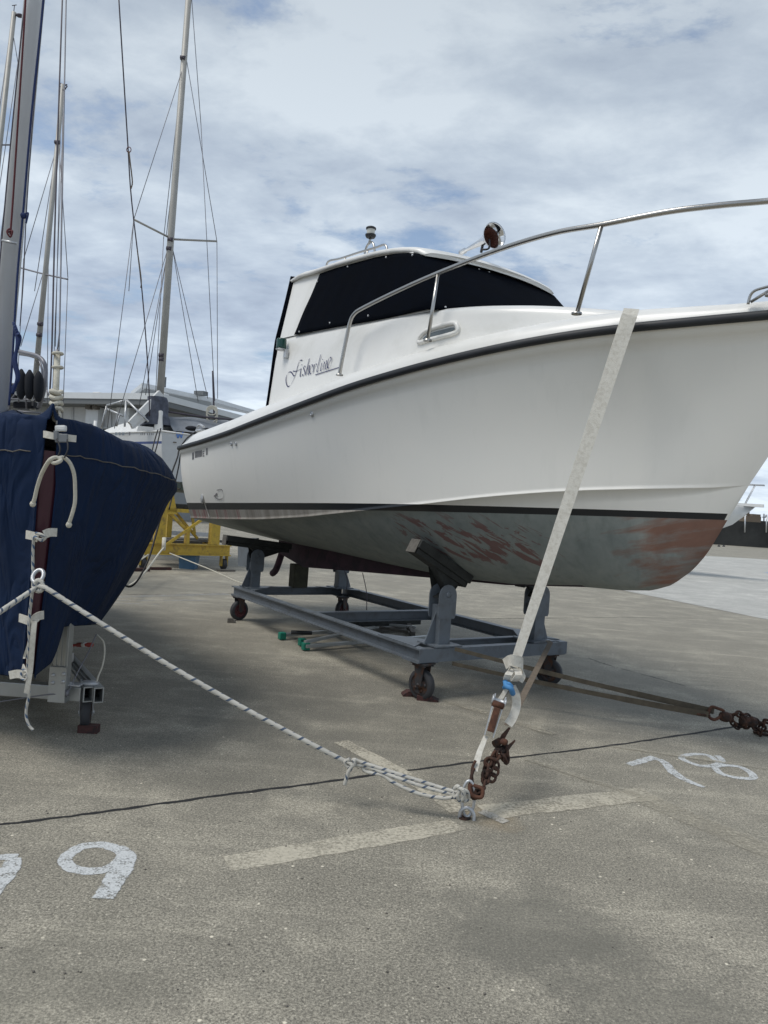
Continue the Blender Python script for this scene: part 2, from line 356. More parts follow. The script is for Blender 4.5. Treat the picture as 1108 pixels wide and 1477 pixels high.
# ground: exposed aggregate, stained, with soft boat shade painted into the colour
def ground_mat(name, base, warm, strength=1.0, stains_and_shade=()):
    m = bpy.data.materials.new(name); m.use_nodes = True; t = m.node_tree; b = t.nodes['Principled BSDF']
    tcn = N(t, 'ShaderNodeTexCoord'); ob = tcn.outputs['Object']
    big_ = noise(t, ob, .32, 6, .6, .1); mid = noise(t, ob, 1.9, 9, .68, .05); fin_ = noise(t, ob, 60, 5, .7)
    gr = noise(t, ob, 210, 3, .7)
    vo = N(t, 'ShaderNodeTexVoronoi'); vo.inputs['Scale'].default_value = 95; L(t, ob, vo.inputs['Vector'])
    vo2 = N(t, 'ShaderNodeTexVoronoi'); vo2.inputs['Scale'].default_value = 34; L(t, ob, vo2.inputs['Vector'])
    c = ramp(t, mid, [(.30, tuple(x*.80 for x in base)), (.5, base), (.72, tuple(x*1.22 for x in warm))])
    c = mixc(t, ramp(t, big_, [(.38, 0.0), (.66, .75)]), c, tuple(x*.72 for x in base))
    mps = N(t, 'ShaderNodeMapping'); L(t, ob, mps.inputs[0]); mps.inputs['Rotation'].default_value = (0, 0, .62); mps.inputs['Scale'].default_value = (.35, 2.6, 1)
    strk = noise(t, mps.outputs[0], 1.6, 9, .68, .0)
    c = mixc(t, ramp(t, strk, [(.52, 0.0), (.70, .45)]), c, tuple(x*1.35 for x in warm))
    c = mixc(t, ramp(t, fin_, [(.38, .50), (.5, 0.0)]), c, tuple(x*.55 for x in base))
    c = mixc(t, ramp(t, gr, [(.55, 0.0), (.66, .5)]), c, tuple(min(1, x*1.5) for x in warm))
    sp1 = N(t, 'ShaderNodeSeparateColor'); L(t, vo.outputs['Color'], sp1.inputs[0])
    st = mathn(t, 'MULTIPLY', mathn(t, 'GREATER_THAN', sp1.outputs[0], .92), ramp(t, vo.outputs['Distance'], [(.28, 1.0), (.42, 0.0)]))
    c = mixc(t, mathn(t, 'MULTIPLY', st, .40), c, tuple(min(1, x*1.8) for x in warm))
    g2 = noise(t, ob, 110, 6, .8); c = mixc(t, .95, c, ramp(t, g2, [(.37, .18), (.5, .5), (.63, .88)]), 'OVERLAY'); g3 = noise(t, ob, 38, 8, .85); c = mixc(t, .45, c, ramp(t, g3, [(.38, .32), (.5, .5), (.62, .72)]), 'OVERLAY')
    st2 = mathn(t, 'MULTIPLY', mathn(t, 'LESS_THAN', sp1.outputs[1], .12), ramp(t, vo.outputs['Distance'], [(.28, 1.0), (.42, 0.0)]))
    c = mixc(t, mathn(t, 'MULTIPLY', st2, .6), c, tuple(x*.35 for x in base))
    sp2 = N(t, 'ShaderNodeSeparateColor'); L(t, vo2.outputs['Color'], sp2.inputs[0])
    st3 = mathn(t, 'MULTIPLY', mathn(t, 'GREATER_THAN', sp2.outputs[0], .988), ramp(t, vo2.outputs['Distance'], [(.16, 1.0), (.26, 0.0)]))
    c = mixc(t, mathn(t, 'MULTIPLY', st3, .7), c, tuple(min(1, x*2.4) for x in warm))
    for (sx_, sy_, rx_, amt, tgt) in stains_and_shade:
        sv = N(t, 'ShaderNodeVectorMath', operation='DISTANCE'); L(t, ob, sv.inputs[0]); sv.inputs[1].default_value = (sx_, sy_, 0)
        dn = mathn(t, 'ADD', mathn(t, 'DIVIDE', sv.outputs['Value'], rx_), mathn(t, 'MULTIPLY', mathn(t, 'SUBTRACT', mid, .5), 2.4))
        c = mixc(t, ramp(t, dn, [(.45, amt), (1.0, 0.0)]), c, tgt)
    L(t, c, b.inputs['Base Color']); b.inputs['Roughness'].default_value = .82
    bn = N(t, 'ShaderNodeBump'); bn.inputs['Strength'].default_value = .55*strength; bn.inputs['Distance'].default_value = .004
    h = mathn(t, 'ADD', fin_, mathn(t, 'MULTIPLY', gr, .6)); L(t, h, bn.inputs['Height']); L(t, bn.outputs[0], b.inputs['Normal'])
    return m
M['ground'] = ground_mat('aggregate_concrete', (.266, .247, .200), (.380, .350, .280), 1.0, [(.62, 2.62, .42, .55, (.135, .130, .108)), (.95, 2.15, .45, .45, (.14, .134, .11)), (-1.0, 2.0, .5, .35, (.16, .152, .12)), (-.2, 4.6, 1.3, .28, (.125, .12, .10)), (-.9, 5.6, 1.3, .25, (.12, .115, .10)), (1.6, 6.0, 1.1, .3, (.135, .13, .11)), (.60, 3.60, .16, .30, (.30, .21, .10))])  # wide patches: shade around the boats painted in; small ones: stains and rust
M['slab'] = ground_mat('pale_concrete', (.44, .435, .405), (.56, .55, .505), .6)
def worn(name, col, lo, hi, scale=18, gscale=90):
    """thin worn marking: real film with gaps where the ground shows through"""
    m = bpy.data.materials.new(name); m.use_nodes = True; t = m.node_tree; b = t.nodes['Principled BSDF']; out = t.nodes['Material Output']
    tcn = N(t, 'ShaderNodeTexCoord'); ob = tcn.outputs['Object']
    n1 = noise(t, ob, scale, 6, .65); n2 = noise(t, ob, gscale, 4, .7)
    f = mathn(t, 'ADD', mathn(t, 'MULTIPLY', n1, .5), mathn(t, 'MULTIPLY', n2, .5))
    fac = ramp(t, f, [(lo, 0.0), (hi, 1.0)])
    c = ramp(t, n2, [(.3, tuple(x*.75 for x in col)), (.65, col)])
    L(t, c, b.inputs['Base Color']); b.inputs['Roughness'].default_value = .85
    # fade towards the edges (uv.y across, uv.x along)
    uvn = N(t, 'ShaderNodeUVMap'); sp = N(t, 'ShaderNodeSeparateXYZ'); L(t, uvn.outputs[0], sp.inputs[0])
    e = mathn(t, 'MULTIPLY', ramp(t, sp.outputs[1], [(0, 0.0), (.16, 1.0), (.84, 1.0), (1.0, 0.0)]), 1.0)
    e2 = mathn(t, 'ADD', e, mathn(t, 'MULTIPLY', mathn(t, 'SUBTRACT', n1, .5), 2.2), True)
    fac = mathn(t, 'MULTIPLY', fac, ramp(t, e2, [(.25, 0.0), (.6, 1.0)]))
    tr = N(t, 'ShaderNodeBsdfTransparent'); mx = N(t, 'ShaderNodeMixShader')
    L(t, fac, mx.inputs[0]); L(t, tr.outputs[0], mx.inputs[1]); L(t, b.outputs[0], mx.inputs[2]); L(t, mx.outputs[0], out.inputs[0])
    return m
M['chalk'] = worn('worn_white_paint', (.60, .62, .62), .37, .50, 18, 110)
M['patch'] = worn('pale_cement_skim', (.52, .48, .385), .30, .54, 4, 60)
M['patchf'] = worn('faint_cement_skim', (.46, .425, .34), .38, .66, 4, 60)
M['patchw'] = worn('white_paint_remnant', (.45, .43, .38), .36, .52)
M['joint'] = worn('tar_joint', (.020, .020, .021), .24, .34, 12, 60)
M['crack'] = worn('fine_crack', (.045, .043, .04), .42, .55, 6, 60)
M['stainw'] = worn('pale_stain', (.42, .42, .40), .40, .66, 2.2, 9)
M['bluest'] = worn('blue_paint_mark', (.10, .30, .62), .30, .45, 2, 12)

# ------------------------------------------------------------------ ground
g = MB(); S = 400.0
g.add([(-S, -60, 0), (S, -60, 0), (S, S, 0), (-S, S, 0)], [(0, 1, 2, 3)])
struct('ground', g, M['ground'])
# the paler slab to the right, laid flush
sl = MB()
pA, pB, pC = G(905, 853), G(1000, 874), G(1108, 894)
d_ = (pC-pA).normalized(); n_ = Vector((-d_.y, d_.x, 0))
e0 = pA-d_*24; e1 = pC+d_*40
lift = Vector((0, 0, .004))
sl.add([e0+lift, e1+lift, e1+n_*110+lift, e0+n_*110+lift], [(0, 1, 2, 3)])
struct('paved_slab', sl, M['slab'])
wq = MB()
def strip(mb, pts, w, z=.004, n=6, wob=0.0):
    P = smooth([Vector((p[0], p[1], 0)) for p in pts], n) if len(pts) > 2 else [Vector((pts[0][0], pts[0][1], 0)).lerp(Vector((pts[1][0], pts[1][1], 0)), i/24) for i in range(25)]
    vs = []; m = len(P); ws = w if isinstance(w, list) else None; ln = 0; Ls = []
    for i, p in enumerate(P):
        t = (P[min(i+1, m-1)]-P[max(i-1, 0)]).normalized(); s_ = Vector((-t.y, t.x, 0))
        ww = interp([(k/(len(ws)-1), q) for k, q in enumerate(ws)], i/(m-1)) if ws else w
        if wob: p = p+s_*rnd.uniform(-wob, wob); ww *= rnd.uniform(.7, 1.25)
        if i: ln += (P[i]-P[i-1]).length
        Ls.append(ln); zi = Vector((0, 0, z*.3+.0008*i/m)); vs += [p-s_*ww/2+zi, p+s_*ww/2+zi]
    fs = [(2*i, 2*i+2, 2*i+3, 2*i+1) for i in range(m-1)]
    uv = [((Ls[i], 0), (Ls[i+1], 0), (Ls[i+1], 1), (Ls[i], 1)) for i in range(m-1)]
    mb.add(vs, fs, uvs=uv)
    return mb
gp = lambda pts: [G(*p) for p in pts]
strip(wq, [pA-d_*2+n_*.25, pC+d_*6+n_*.25], .35, .008)
for a0, a1, w_ in (((880, 842), (1100, 858), .25), ((1000, 800), (1108, 812), .6), ((1010, 862), (1090, 872), .18), ((980, 826), (1108, 838), .25), ((1010, 846), (1108, 852), .3)):
    q0, q1 = G(*a0), G(*a1); strip(wq, [q0, q1], w_*1.4, .008)
struct('paved_slab_pale_stains', wq, M['stainw'])
bs_ = MB(); strip(bs_, [G(1078, 824), G(1130, 828)], .55, .012); struct('ground_blue_mark', bs_, M['bluest'])
jt = MB(); strip(jt, gp([(-60, 1199), (0, 1190), (150, 1171), (300, 1150), (430, 1133), (600, 1110), (735, 1093), (870, 1077), (980, 1061), (1108, 1042), (1300, 1018)]), .027, .004, 10, .005)
struct('ground_joint', jt, M['joint'])
ck = MB(); strip(ck, gp([(848, 949), (870, 957), (905, 967), (950, 979), (990, 990)]), .02, .004, 8, .006)
strip(ck, gp([(560, 893), (760, 892), (890, 891), (1000, 892)]), .03, .004, 8, .006)
strip(ck, gp([(120, 858), (240, 857), (335, 856)]), .03, .004, 8, .004)
struct('ground_cracks', ck, M['crack'])
pt = MB(); strip(pt, gp([(328, 1246), (660, 1190)]), .155)
strip(pt, gp([(700, 1172), (940, 1145)]), .19, .007)
strip(pt, gp([(492, 1070), (600, 1128), (662, 1172)]), .13, .010)
pf_ = MB(); strip(pf_, gp([(925, 1150), (1160, 1250)]), .20, .011)
strip(pf_, gp([(760, 1095), (925, 1150)]), .07, .015); strip(pf_, gp([(870, 1075), (1108, 1110)]), .05, .015); strip(pf_, gp([(640, 1010), (800, 1060)]), .10, .015)
struct('ground_faint_patches', pf_, M['patchf'])
struct('ground_cement_patches', pt, M['patch'])
pw = MB(); strip(pw, gp([(694, 1170), (730, 1187)]), .07, .008); struct('ground_paint_remnant', pw, M['patchw'])
pl = MB()
for a0, a1, w_ in (((120, 862), (330, 857), .25), ((160, 866), (300, 866), .12), ((100, 868), (230, 872), .1)):
    strip(pl, [G(*a0), G(*a1)], w_, .004)
struct('ground_pale_streaks', pl, M['stainw'])
# painted bay numbers
def digit(name, strokes, label):
    mb = MB()
    for k, (pts, w) in enumerate(strokes): strip(mb, gp(pts), w, .004+.003*k, 8)
    return single(name, mb, M['chalk'], label, 'painted number', base=G(*strokes[0][0][0]))
digit('painted_digit', [([(907, 1103), (925, 1098), (944, 1092)], [.055, .075, .06]), ([(940, 1094), (957, 1099), (972, 1115), (992, 1127), (1016, 1136)], [.05, .06, .075, .06, .035])], 'white painted angular figure, left character of the bay number at the right of the photo')
digit('painted_digit', [([(1040, 1103), (1022, 1090), (1000, 1088), (983, 1092), (990, 1098), (1012, 1105), (1030, 1104), (1042, 1098), (1034, 1090)], .05),
                        ([(1029, 1105), (1040, 1116), (1062, 1122), (1084, 1123), (1085, 1117), (1068, 1107), (1046, 1104), (1032, 1106)], .055)], 'white painted figure of two loops, right character of the bay number at the right')
digit('painted_digit', [([(176, 1228), (150, 1219), (120, 1221), (96, 1236), (99, 1250), (125, 1257), (152, 1254), (168, 1246), (180, 1232)], .062),
                        ([(170, 1222), (181, 1234), (176, 1252), (164, 1272), (148, 1297)], [.05, .085, .10, .095, .09])], 'white painted looped figure with a tail, on the near concrete at bottom left')
digit('painted_digit', [([(-45, 1245), (-10, 1238), (26, 1236)], .055), ([(20, 1238), (12, 1256), (-6, 1278), (-24, 1300)], [.06, .09, .09, .085])], 'white painted figure cut off by the left edge of the photo')
# ------------------------------------------------------------------ small loose grit
st_ = MB()
for k in range(70):
    px, py = rnd.uniform(0, 1108), rnd.uniform(1060, 1470); p = G(px, py); r_ = rnd.uniform(.002, .0055)
    st_.sphere(p+Vector((0, 0, r_*.4)), r_, 6, (1, rnd.uniform(.6, 1), .6))
struct('loose_grit', st_, M['plank'], 'stuff')
# ================================================================== WHITE MOTOR BOAT
TH = -.9992
uA = Vector((math.cos(TH), math.sin(TH), 0)); vA = Vector((-math.sin(TH), math.cos(TH), 0)); zU = Vector((0, 0, 1))
OB = Vector((.3472, 5.6785, 0))+vA*.8024
def wl(a, b, z): return OB+uA*a+vA*b+zU*z
def lc(P): q = P-OB; return Vector((q.dot(uA), q.dot(vA), q.z))
def onb(px, py, b):       # local point of a pixel on the vertical plane b
    return lc(PL(px, py, wl(0, b, 0), vA))
ZS = [(-5.25, 2.07), (-4.2, 2.11), (-3.24, 2.165), (-2.45, 2.235), (-1.72, 2.30), (-1.15, 2.36), (-.67, 2.42), (-.17, 2.475), (.36, 2.535), (.73, 2.575), (1.1, 2.61), (1.48, 2.635), (1.97, 2.65), (2.65, 2.68)]
ZC = [(-5.25, 1.165), (-4, 1.205), (-2.77, 1.26), (-1.7, 1.335), (-.84, 1.42), (-.07, 1.51), (.56, 1.60), (1.11, 1.665), (1.57, 1.70), (1.9, 1.725), (2.07, 1.75)]
ZK = [(-5.25, .985), (-4.4, .955), (-3, .93), (-1.5, .905), (-.5, .90), (.2, .93), (.92, 1.0), (1.2, 1.015), (1.45, 1.045), (1.6, 1.10), (1.74, 1.21), (1.83, 1.32), (1.94, 1.52), (2.02, 1.66), (2.07, 1.75)]
def sm(pts, x, h=.16): return sum(interp(pts, x+d*h)*w for d, w in ((-1, .25), (-.5, .25), (0, 0.0), (.5, .25), (1, .25)))
AS, AC = 2.65, 2.07
def bs(a):
    if a < -2: return 1.25-.09*((-2-a)/3.3)**2
    return 1.25*max(0, 1-min((a+2)/(AS+2), 1)**2.4)
def bc(a):
    if a < -1.5: return 1.0
    return 1.0*max(0, 1-min((a+1.5)/(AC+1.5), 1)**2.2)
def zs(a): return sm(ZS, a)
def zc(a): return sm(ZC, a) if a < 1.8 else interp(ZC, a)
def zk(a): return interp(ZK, a)
NT = 90
tt = [1-(1-i/NT)**1.5 for i in range(NT+1)]
def top_pt(t, s):   # s 0 chine .. 1 sheer
    ac = -5.05+t*(AC+5.05); as_ = -5.18+t*(AS+5.18)
    a = ac+(as_-ac)*s
    b0 = bc(ac)+(.009 if s <= .006 else .0)*min(1, (1-t)*12); b1 = bs(as_)
    fl = .055*max(0, min(1, (t-.45)/.4))*(1-max(0, (t-.93)/.07))
    bb = b0+(b1-b0)*s-fl*math.sin(math.pi*s)*(1 if t < .999 else 0)
    if t < .6: bb += .045*math.sin(math.pi*s)*(1-t/.6)
    if s > .93: bb += .013
    return Vector((a, max(bb, 0), zc(ac)+(zs(as_)-zc(ac))*s))
def topb(a, z):     # half breadth of the topside at (a, z)
    best = None
    t = max(0, min(1, (a+5.1)/(7.45)))
    for _ in range(12):
        ac = -5.05+t*(AC+5.05); as_ = -5.18+t*(AS+5.18)
        s = max(0, min(1, (z-zc(ac))/(zs(as_)-zc(ac)))); p = top_pt(t, s); t = max(0, min(1, t-(p.x-a)/7.5))
    return p.y
def bot_pt(t, s):   # s 0 keel .. 1 chine
    ac = -5.05+t*(AC+5.05)
    p = 1.12+.95*max(0, 1-abs(ac+.2)/2.6)
    if ac > .9: p = max(1.25, p)
    z0 = min(zk(ac), zc(ac)); return Vector((ac, bc(ac)*s, z0+(zc(ac)-z0)*(s**p)))
boat = thing('motorboat', 'white hard-chine motorboat with black covered cabin windows, propped on a grey cradle', 'boat', OB, TH)
hm = MB()
SS = [0, .006, .014, .03]+[.03+.9*i/12 for i in range(1, 13)]+[.935, 1.0]
for sg in (-1, 1):
    hm.grid([[Vector((p.x, sg*p.y, p.z)) for p in (top_pt(t, s) for s in SS)] for t in tt], flip=sg > 0)
    rows = []
    for t in tt:
        r_ = [bot_pt(t, i/12) for i in range(13)]
        q = top_pt(t, 0); r_.append(q)
        rows.append([Vector((p.x, sg*p.y, p.z)) for p in r_])
    hm.grid(rows, flip=sg < 0)
# transom
tr = [top_pt(0, s) for s in SS]; bt = [bot_pt(0, i/12) for i in range(13)]
half = bt+tr
poly = [Vector((p.x, -p.y, p.z)) for p in half]+[Vector((p.x, p.y, p.z)) for p in half[::-1]]
hm.add(poly, [list(range(len(poly)))])
def hull_mat():
    m = bpy.data.materials.new('motorboat_hull'); m.use_nodes = True; t = m.node_tree; b = t.nodes['Principled BSDF']
    tcn = N(t, 'ShaderNodeTexCoord'); ob = tcn.outputs['Object']; sp = N(t, 'ShaderNodeSeparateXYZ'); L(t, ob, sp.inputs[0])
    a, bb_, z = sp.outputs
    # white gelcoat, faint streaks
    mpv = N(t, 'ShaderNodeMapping'); L(t, ob, mpv.inputs[0]); mpv.inputs['Scale'].default_value = (5, 5, .7)
    st = noise(t, mpv.outputs[0], 2, 6, .6)
    n = noise(t, ob, 1.1, 5)
    gel = ramp(t, n, [(.3, (.79, .78, .735)), (.7, (.83, .81, .755))])
    gel = mixc(t, ramp(t, st, [(.55, 0.0), (.8, .22)]), gel, (.60, .60, .555))
    zst = mathn(t, 'SUBTRACT', z, mathn(t, 'ADD', mathn(t, 'MULTIPLY', a, .037), 1.465))     # height over lower stripe edge
    hgt = mathn(t, 'SUBTRACT', .052, mathn(t, 'MULTIPLY', a, .007))
    # grey green antifouling
    mpb = N(t, 'ShaderNodeMapping'); L(t, ob, mpb.inputs[0]); mpb.vector_type = 'TEXTURE'; mpb.inputs['Rotation'].default_value = (0, math.radians(33), 0); mpb.inputs['Scale'].default_value = (.62, .30, .105)
    sc_ = noise(t, mpb.outputs[0], 1.7, 8, .62, .6)
    n3 = noise(t, ob, 3.5, 8, .65, .3)
    af = ramp(t, n3, [(.3, (.175, .200, .195)), (.52, (.23, .255, .243)), (.75, (.29, .305, .285))])
    mpk = N(t, 'ShaderNodeMapping'); L(t, ob, mpk.inputs[0]); mpk.inputs['Scale'].default_value = (9, 9, 1.2)
    af = mixc(t, ramp(t, noise(t, mpk.outputs[0], 2, 5), [(.5, 0.0), (.75, .35)]), af, (.10, .12, .115))
    # red primer showing in scraped strokes amidships
    def band(v, lo, hi, soft):
        r1 = mathn(t, 'DIVIDE', mathn(t, 'SUBTRACT', v, lo), soft, True); r2 = mathn(t, 'DIVIDE', mathn(t, 'SUBTRACT', hi, v), soft, True)
        return mathn(t, 'MULTIPLY', r1, r2)
    reg = mathn(t, 'MULTIPLY', band(a, -.75, 1.15, .45), band(z, 1.02, 1.50, .12))
    scr = ramp(t, mathn(t, 'ADD', mathn(t, 'MULTIPLY', reg, .20), sc_), [(.695, 0.0), (.725, 1.0)])
    af = mixc(t, mathn(t, 'MULTIPLY', mathn(t, 'MULTIPLY', scr, reg), .85), af, (.155, .072, .066))
    # worn orange brown round the stem
    mpo = N(t, 'ShaderNodeMapping'); L(t, ob, mpo.inputs[0]); mpo.vector_type = 'TEXTURE'; mpo.inputs['Rotation'].default_value = (0, math.radians(-14), 0); mpo.inputs['Scale'].default_value = (.9, 1, .16)
    no = noise(t, mpo.outputs[0], 2.1, 7, .6, .3)
    stem = mathn(t, 'ADD', mathn(t, 'MULTIPLY', mathn(t, 'SUBTRACT', mathn(t, 'ADD', a, mathn(t, 'MULTIPLY', mathn(t, 'SUBTRACT', z, 1.3), -.25)), 1.42), 1.3), mathn(t, 'MULTIPLY', mathn(t, 'SUBTRACT', no, .5), 2.3))
    af = mixc(t, ramp(t, stem, [(0.0, 0.0), (.5, .95)]), af, ramp(t, n3, [(.3, (.165, .086, .062)), (.7, (.245, .125, .088))]))
    # beige boot area aft between stripe and chine with old red streaks
    ab = mathn(t, 'ABSOLUTE', bb_)
    sx = N(t, 'ShaderNodeMapping'); L(t, ob, sx.inputs[0]); sx.inputs['Scale'].default_value = (6, .2, .35)
    sn = noise(t, sx.outputs[0], 1.4, 5, .6)
    bei = ramp(t, sn, [(.35, (.21, .19, .165)), (.6, (.33, .31, .275))])
    redm = mathn(t, 'MULTIPLY', ramp(t, sn, [(.50, 0.0), (.56, .75)]), ramp(t, a, [(0, 1.0), (1, 0.0)]))
    redm = mathn(t, 'MULTIPLY', redm, mathn(t, 'LESS_THAN', a, -3.3))
    bei = mixc(t, redm, bei, (.20, .075, .08))
    # z above chine line (aft)
    zch = mathn(t, 'SUBTRACT', z, mathn(t, 'ADD', 1.315, mathn(t, 'MULTIPLY', a, .0)))
    geo = N(t, 'ShaderNodeNewGeometry'); sn_ = N(t, 'ShaderNodeSeparateXYZ'); L(t, geo.outputs['Normal'], sn_.inputs[0])
    isside = mathn(t, 'GREATER_THAN', sn_.outputs[2], -.62)
    aft = mathn(t, 'MULTIPLY', isside, mathn(t, 'LESS_THAN', a, -.55))
    low = mixc(t, aft, af, bei)
    col = mixc(t, mathn(t, 'GREATER_THAN', zst, 0.0), low, (.012, .014, .017))
    col = mixc(t, mathn(t, 'LESS_THAN', a, 1.885), gel, col) if False else col
    col = mixc(t, mathn(t, 'GREATER_THAN', mathn(t, 'SUBTRACT', zst, hgt), 0.0), col, gel)
    # the black stripe stops short of the stem
    cut = mathn(t, 'MULTIPLY', mathn(t, 'GREATER_THAN', mathn(t, 'SUBTRACT', a, mathn(t, 'MULTIPLY', mathn(t, 'SUBTRACT', z, 1.53), .5)), 1.935), mathn(t, 'GREATER_THAN', zst, 0.0))
    col = mixc(t, cut, col, gel)
    L(t, col, b.inputs['Base Color'])
    up = mathn(t, 'GREATER_THAN', zst, 0.0)
    L(t, mathn(t, 'SUBTRACT', .82, mathn(t, 'MULTIPLY', up, .44)), b.inputs['Roughness'])
    bn = N(t, 'ShaderNodeBump'); bn.inputs['Strength'].default_value = .12; bn.inputs['Distance'].default_value = .01
    L(t, mathn(t, 'MULTIPLY', n3, mathn(t, 'SUBTRACT', 1.0, up)), bn.inputs['Height']); L(t, bn.outputs[0], b.inputs['Normal'])
    return m
part('hull', hm, hull_mat(), boat, local=True, recalc=False)
# skeg
sk = MB()
skp = [(-4.30, .90), (-4.41, .86), (-4.30, .80), (-3.55, .685), (-2.2, .775), (-.93, .855), (.1, .915), (.9, 1.0), (.9, 1.02), (0, .99), (-1.5, .98), (-3, 1.0), (-4.3, 1.02)]
sk.prism([Vector((a, -.055, z)) for a, z in skp], Vector((0, .11, 0)))
part('skeg', sk, M['skeg'], boat, local=True)
# rudder and its heel
rb = MB(); rp = [onb(345, 776, 0), onb(345, 816, 0), onb(366, 819, 0), onb(372, 776, 0)]
rb.prism([Vector((p.x, -.02, p.z)) for p in rp], Vector((0, .04, 0))); 
part('rudder', rb, M['grey'], boat, local=True)
sh = MB(); sh.tube(smooth([onb(409, 790, 0), onb(404, 806, 0), onb(398, 822, 0), onb(392, 828, 0)], 4), [.045]*12+[.03], 8)
part('propeller_shaft_strut', sh, M['skeg'], boat, local=True)
# rub rail with a thin moulding under it
for sg in (-1, 1):
    rr = MB(); path = []
    for t in tt:
        p = top_pt(t, 1); path.append(Vector((p.x, sg*(p.y+.012), p.z+.008)))
    rr.tube(path, .030, 8, flat=(.95, .85)); rr.tube([Vector((p.x, p.y*1.006, p.z+.012)) for p in path], .016, 6)
    part('rub_rail', rr, M['black'], boat, local=True)
# gunwale cap and deck
def cap(a): return interp([(-5.2, .035), (-5.05, .07), (-4.75, .155), (-2.8, .165), (-1, .14), (.4, .135), (1.6, .112), (2.1, .085), (2.65, .06)], a)
dk = MB(); rows = []
for t in tt:
    a = -5.18+t*(AS+5.18); b = bs(a); z = zs(a)+.03; c = cap(a); w = min(1, b/.35)
    r_ = []
    prof = [(b+.012, z-.01), (b+.004, z+c*.35), (b-.035*w, z+c*.78), (b-.075*w, z+c*.97), (b-.13*w, z+c), (b-.22*w, z+c-.005), (b*.45, z+c+.045*min(1, b/.95)**2), (0, z+c+.06*min(1, b/.95)**2)]
    for y, zz_ in prof: r_.append(Vector((a, -max(y, 0), zz_)))
    for y, zz_ in prof[::-1][1:]: r_.append(Vector((a, max(y, 0), zz_)))
    rows.append(r_)
dk.grid(rows, flip=False)
q = rows[0]; dk.add(q+[Vector((q[0].x, q[-1].y, q[0].z-.03)), Vector((q[0].x, q[0].y, q[0].z-.03))], [list(range(len(q)+2))])
part('deck', dk, M['gel'], boat, local=True)
def zdeck(a): return zs(a)+.03+cap(a)
# lower cabin and coach roof
cb = MB(); rows = []
CBW = [(-2.78, 1.0), (-1.5, .995), (-.5, .985), (.0, .955), (.4, .87), (.9, .69), (1.3, .47), (1.58, .24), (1.7, .06)]
CTZ = [(-2.78, 3.21), (-2.37, 3.185), (-1.2, 3.08), (.0, 2.985), (.25, 2.965), (.6, 2.93), (.95, 2.885), (1.3, 2.83), (1.6, 2.79), (1.7, 2.76)]
for i in range(61):
    a = -2.78+4.48*i/60; w = sm(CBW, a, .12) if a < 1.5 else interp(CBW, a); ze = sm(CTZ, a, .12); z0 = zdeck(a)-.04
    tum = .09*(ze-z0); cr = interp([(-2.78, .05), (-.3, .05), (.1, .105), (.9, .07), (1.7, .02)], a)
    prof = [(w, z0), (w-tum*.35, z0+(ze-z0)*.35), (w-tum*.72, z0+(ze-z0)*.72), (w-tum*.80-.004, z0+(ze-z0)*.80), (w-tum*.93-.006, z0+(ze-z0)*.94), (w-tum-.02, ze), (w-tum-.07, ze+.025), (w*.6, ze+cr*.72), (0, ze+cr)]
    rows.append([Vector((a, -max(y, 0), z)) for y, z in prof]+[Vector((a, max(y, 0), z)) for y, z in prof[::-1][1:]])
cb.grid(rows)
cb.add(rows[0], [list(range(len(rows[0])))])
part('cabin', cb, M['gel'], boat, local=True)
# upper cabin wall quarters behind the canvas
wq_ = MB()
UB = lambda a, s: (.925-(.145)*s)
ROOFE = [(-2.90, 3.905), (-2.6, 3.90), (-2.34, 3.87), (-1.8, 3.83), (-1.1, 3.755), (-.75, 3.70), (-.55, 3.655), (-.40, 3.60)]
for sg in (-1, 1):
    rows = []
    for k in range(9):
        s = k/8; a0 = -2.76-.06*s; a1 = .04-.57*s
        rows.append([Vector((a0+(a1-a0)*i/20, sg*(UB(0, s)-.006), interp(CTZ, a0+(a1-a0)*i/20)*(1-s)+(interp(ROOFE, a0+(a1-a0)*i/20)-.02)*s)) for i in range(21)])
    wq_.grid(rows, flip=sg > 0)
rows = []
for k in range(9):
    s = k/8; a0 = -2.76-.06*s
    rows.append([Vector((a0, y*(UB(0, s)-.006), 3.2*(1-s)+3.9*s)) for y in (-1, 0, 1)])
wq_.grid(rows)
rows = []
for k in range(9):
    s = k/8
    rows.append([Vector((.04-.57*s+(.11-.06*s)*(1-(y/9)**2), (y/9)*(UB(0, s)-.006), interp(CTZ, .04)*(1-s)+3.56*s+.02*(1-(y/9)**2))) for y in range(-9, 10)])
wq_.grid(rows)
part('wheelhouse_wall', wq_, M['gel'], boat, local=True)
# black canvas over the windows: starboard, front and port in one cover
cv = MB(); rows = []
def cov(path_s, s):   # around: -1 .. 1 through the front
    x = path_s
    if abs(x) > .36:
        sg = -1 if x < 0 else 1; q = (abs(x)-.36)/.64
        ab_ = .05-2.42*q; at_ = -.45-1.72*q
        a = ab_+(at_-ab_)*s; b = sg*(UB(0, s)+.010); zb = interp([(-2.37, 3.185), (-1.5, 3.115), (-.7, 3.045), (.05, 2.995)], ab_); zt = interp(ROOFE, at_)-.055
        return Vector((a, b, zb+(zt-zb)*s))
    y = x/.36
    bul = .15*(1-abs(y)**2.0)
    ab_ = .05+bul; at_ = -.45+bul*.35
    a = ab_+(at_-ab_)*s; b = y*(UB(0, s)+.010); zb = 2.985+.075*(1-abs(y)**2); zt = interp(ROOFE, -.45)-.050+.018*(1-y*y)
    return Vector((a, b, zb+(zt-zb)*s))
xs = [-1+2*i/100 for i in range(101)]
for k in range(15):
    s = k/14; r_ = []
    for x in xs:
        p = cov(x, s); w = .003*math.sin(x*31+s*5)*math.sin(math.pi*s)+.002*math.sin(x*77-s*9)*math.sin(math.pi*s)
        p.y += w*(1 if p.y > 0 else -1); r_.append(p)
    rows.append(r_)
cv.grid(rows)
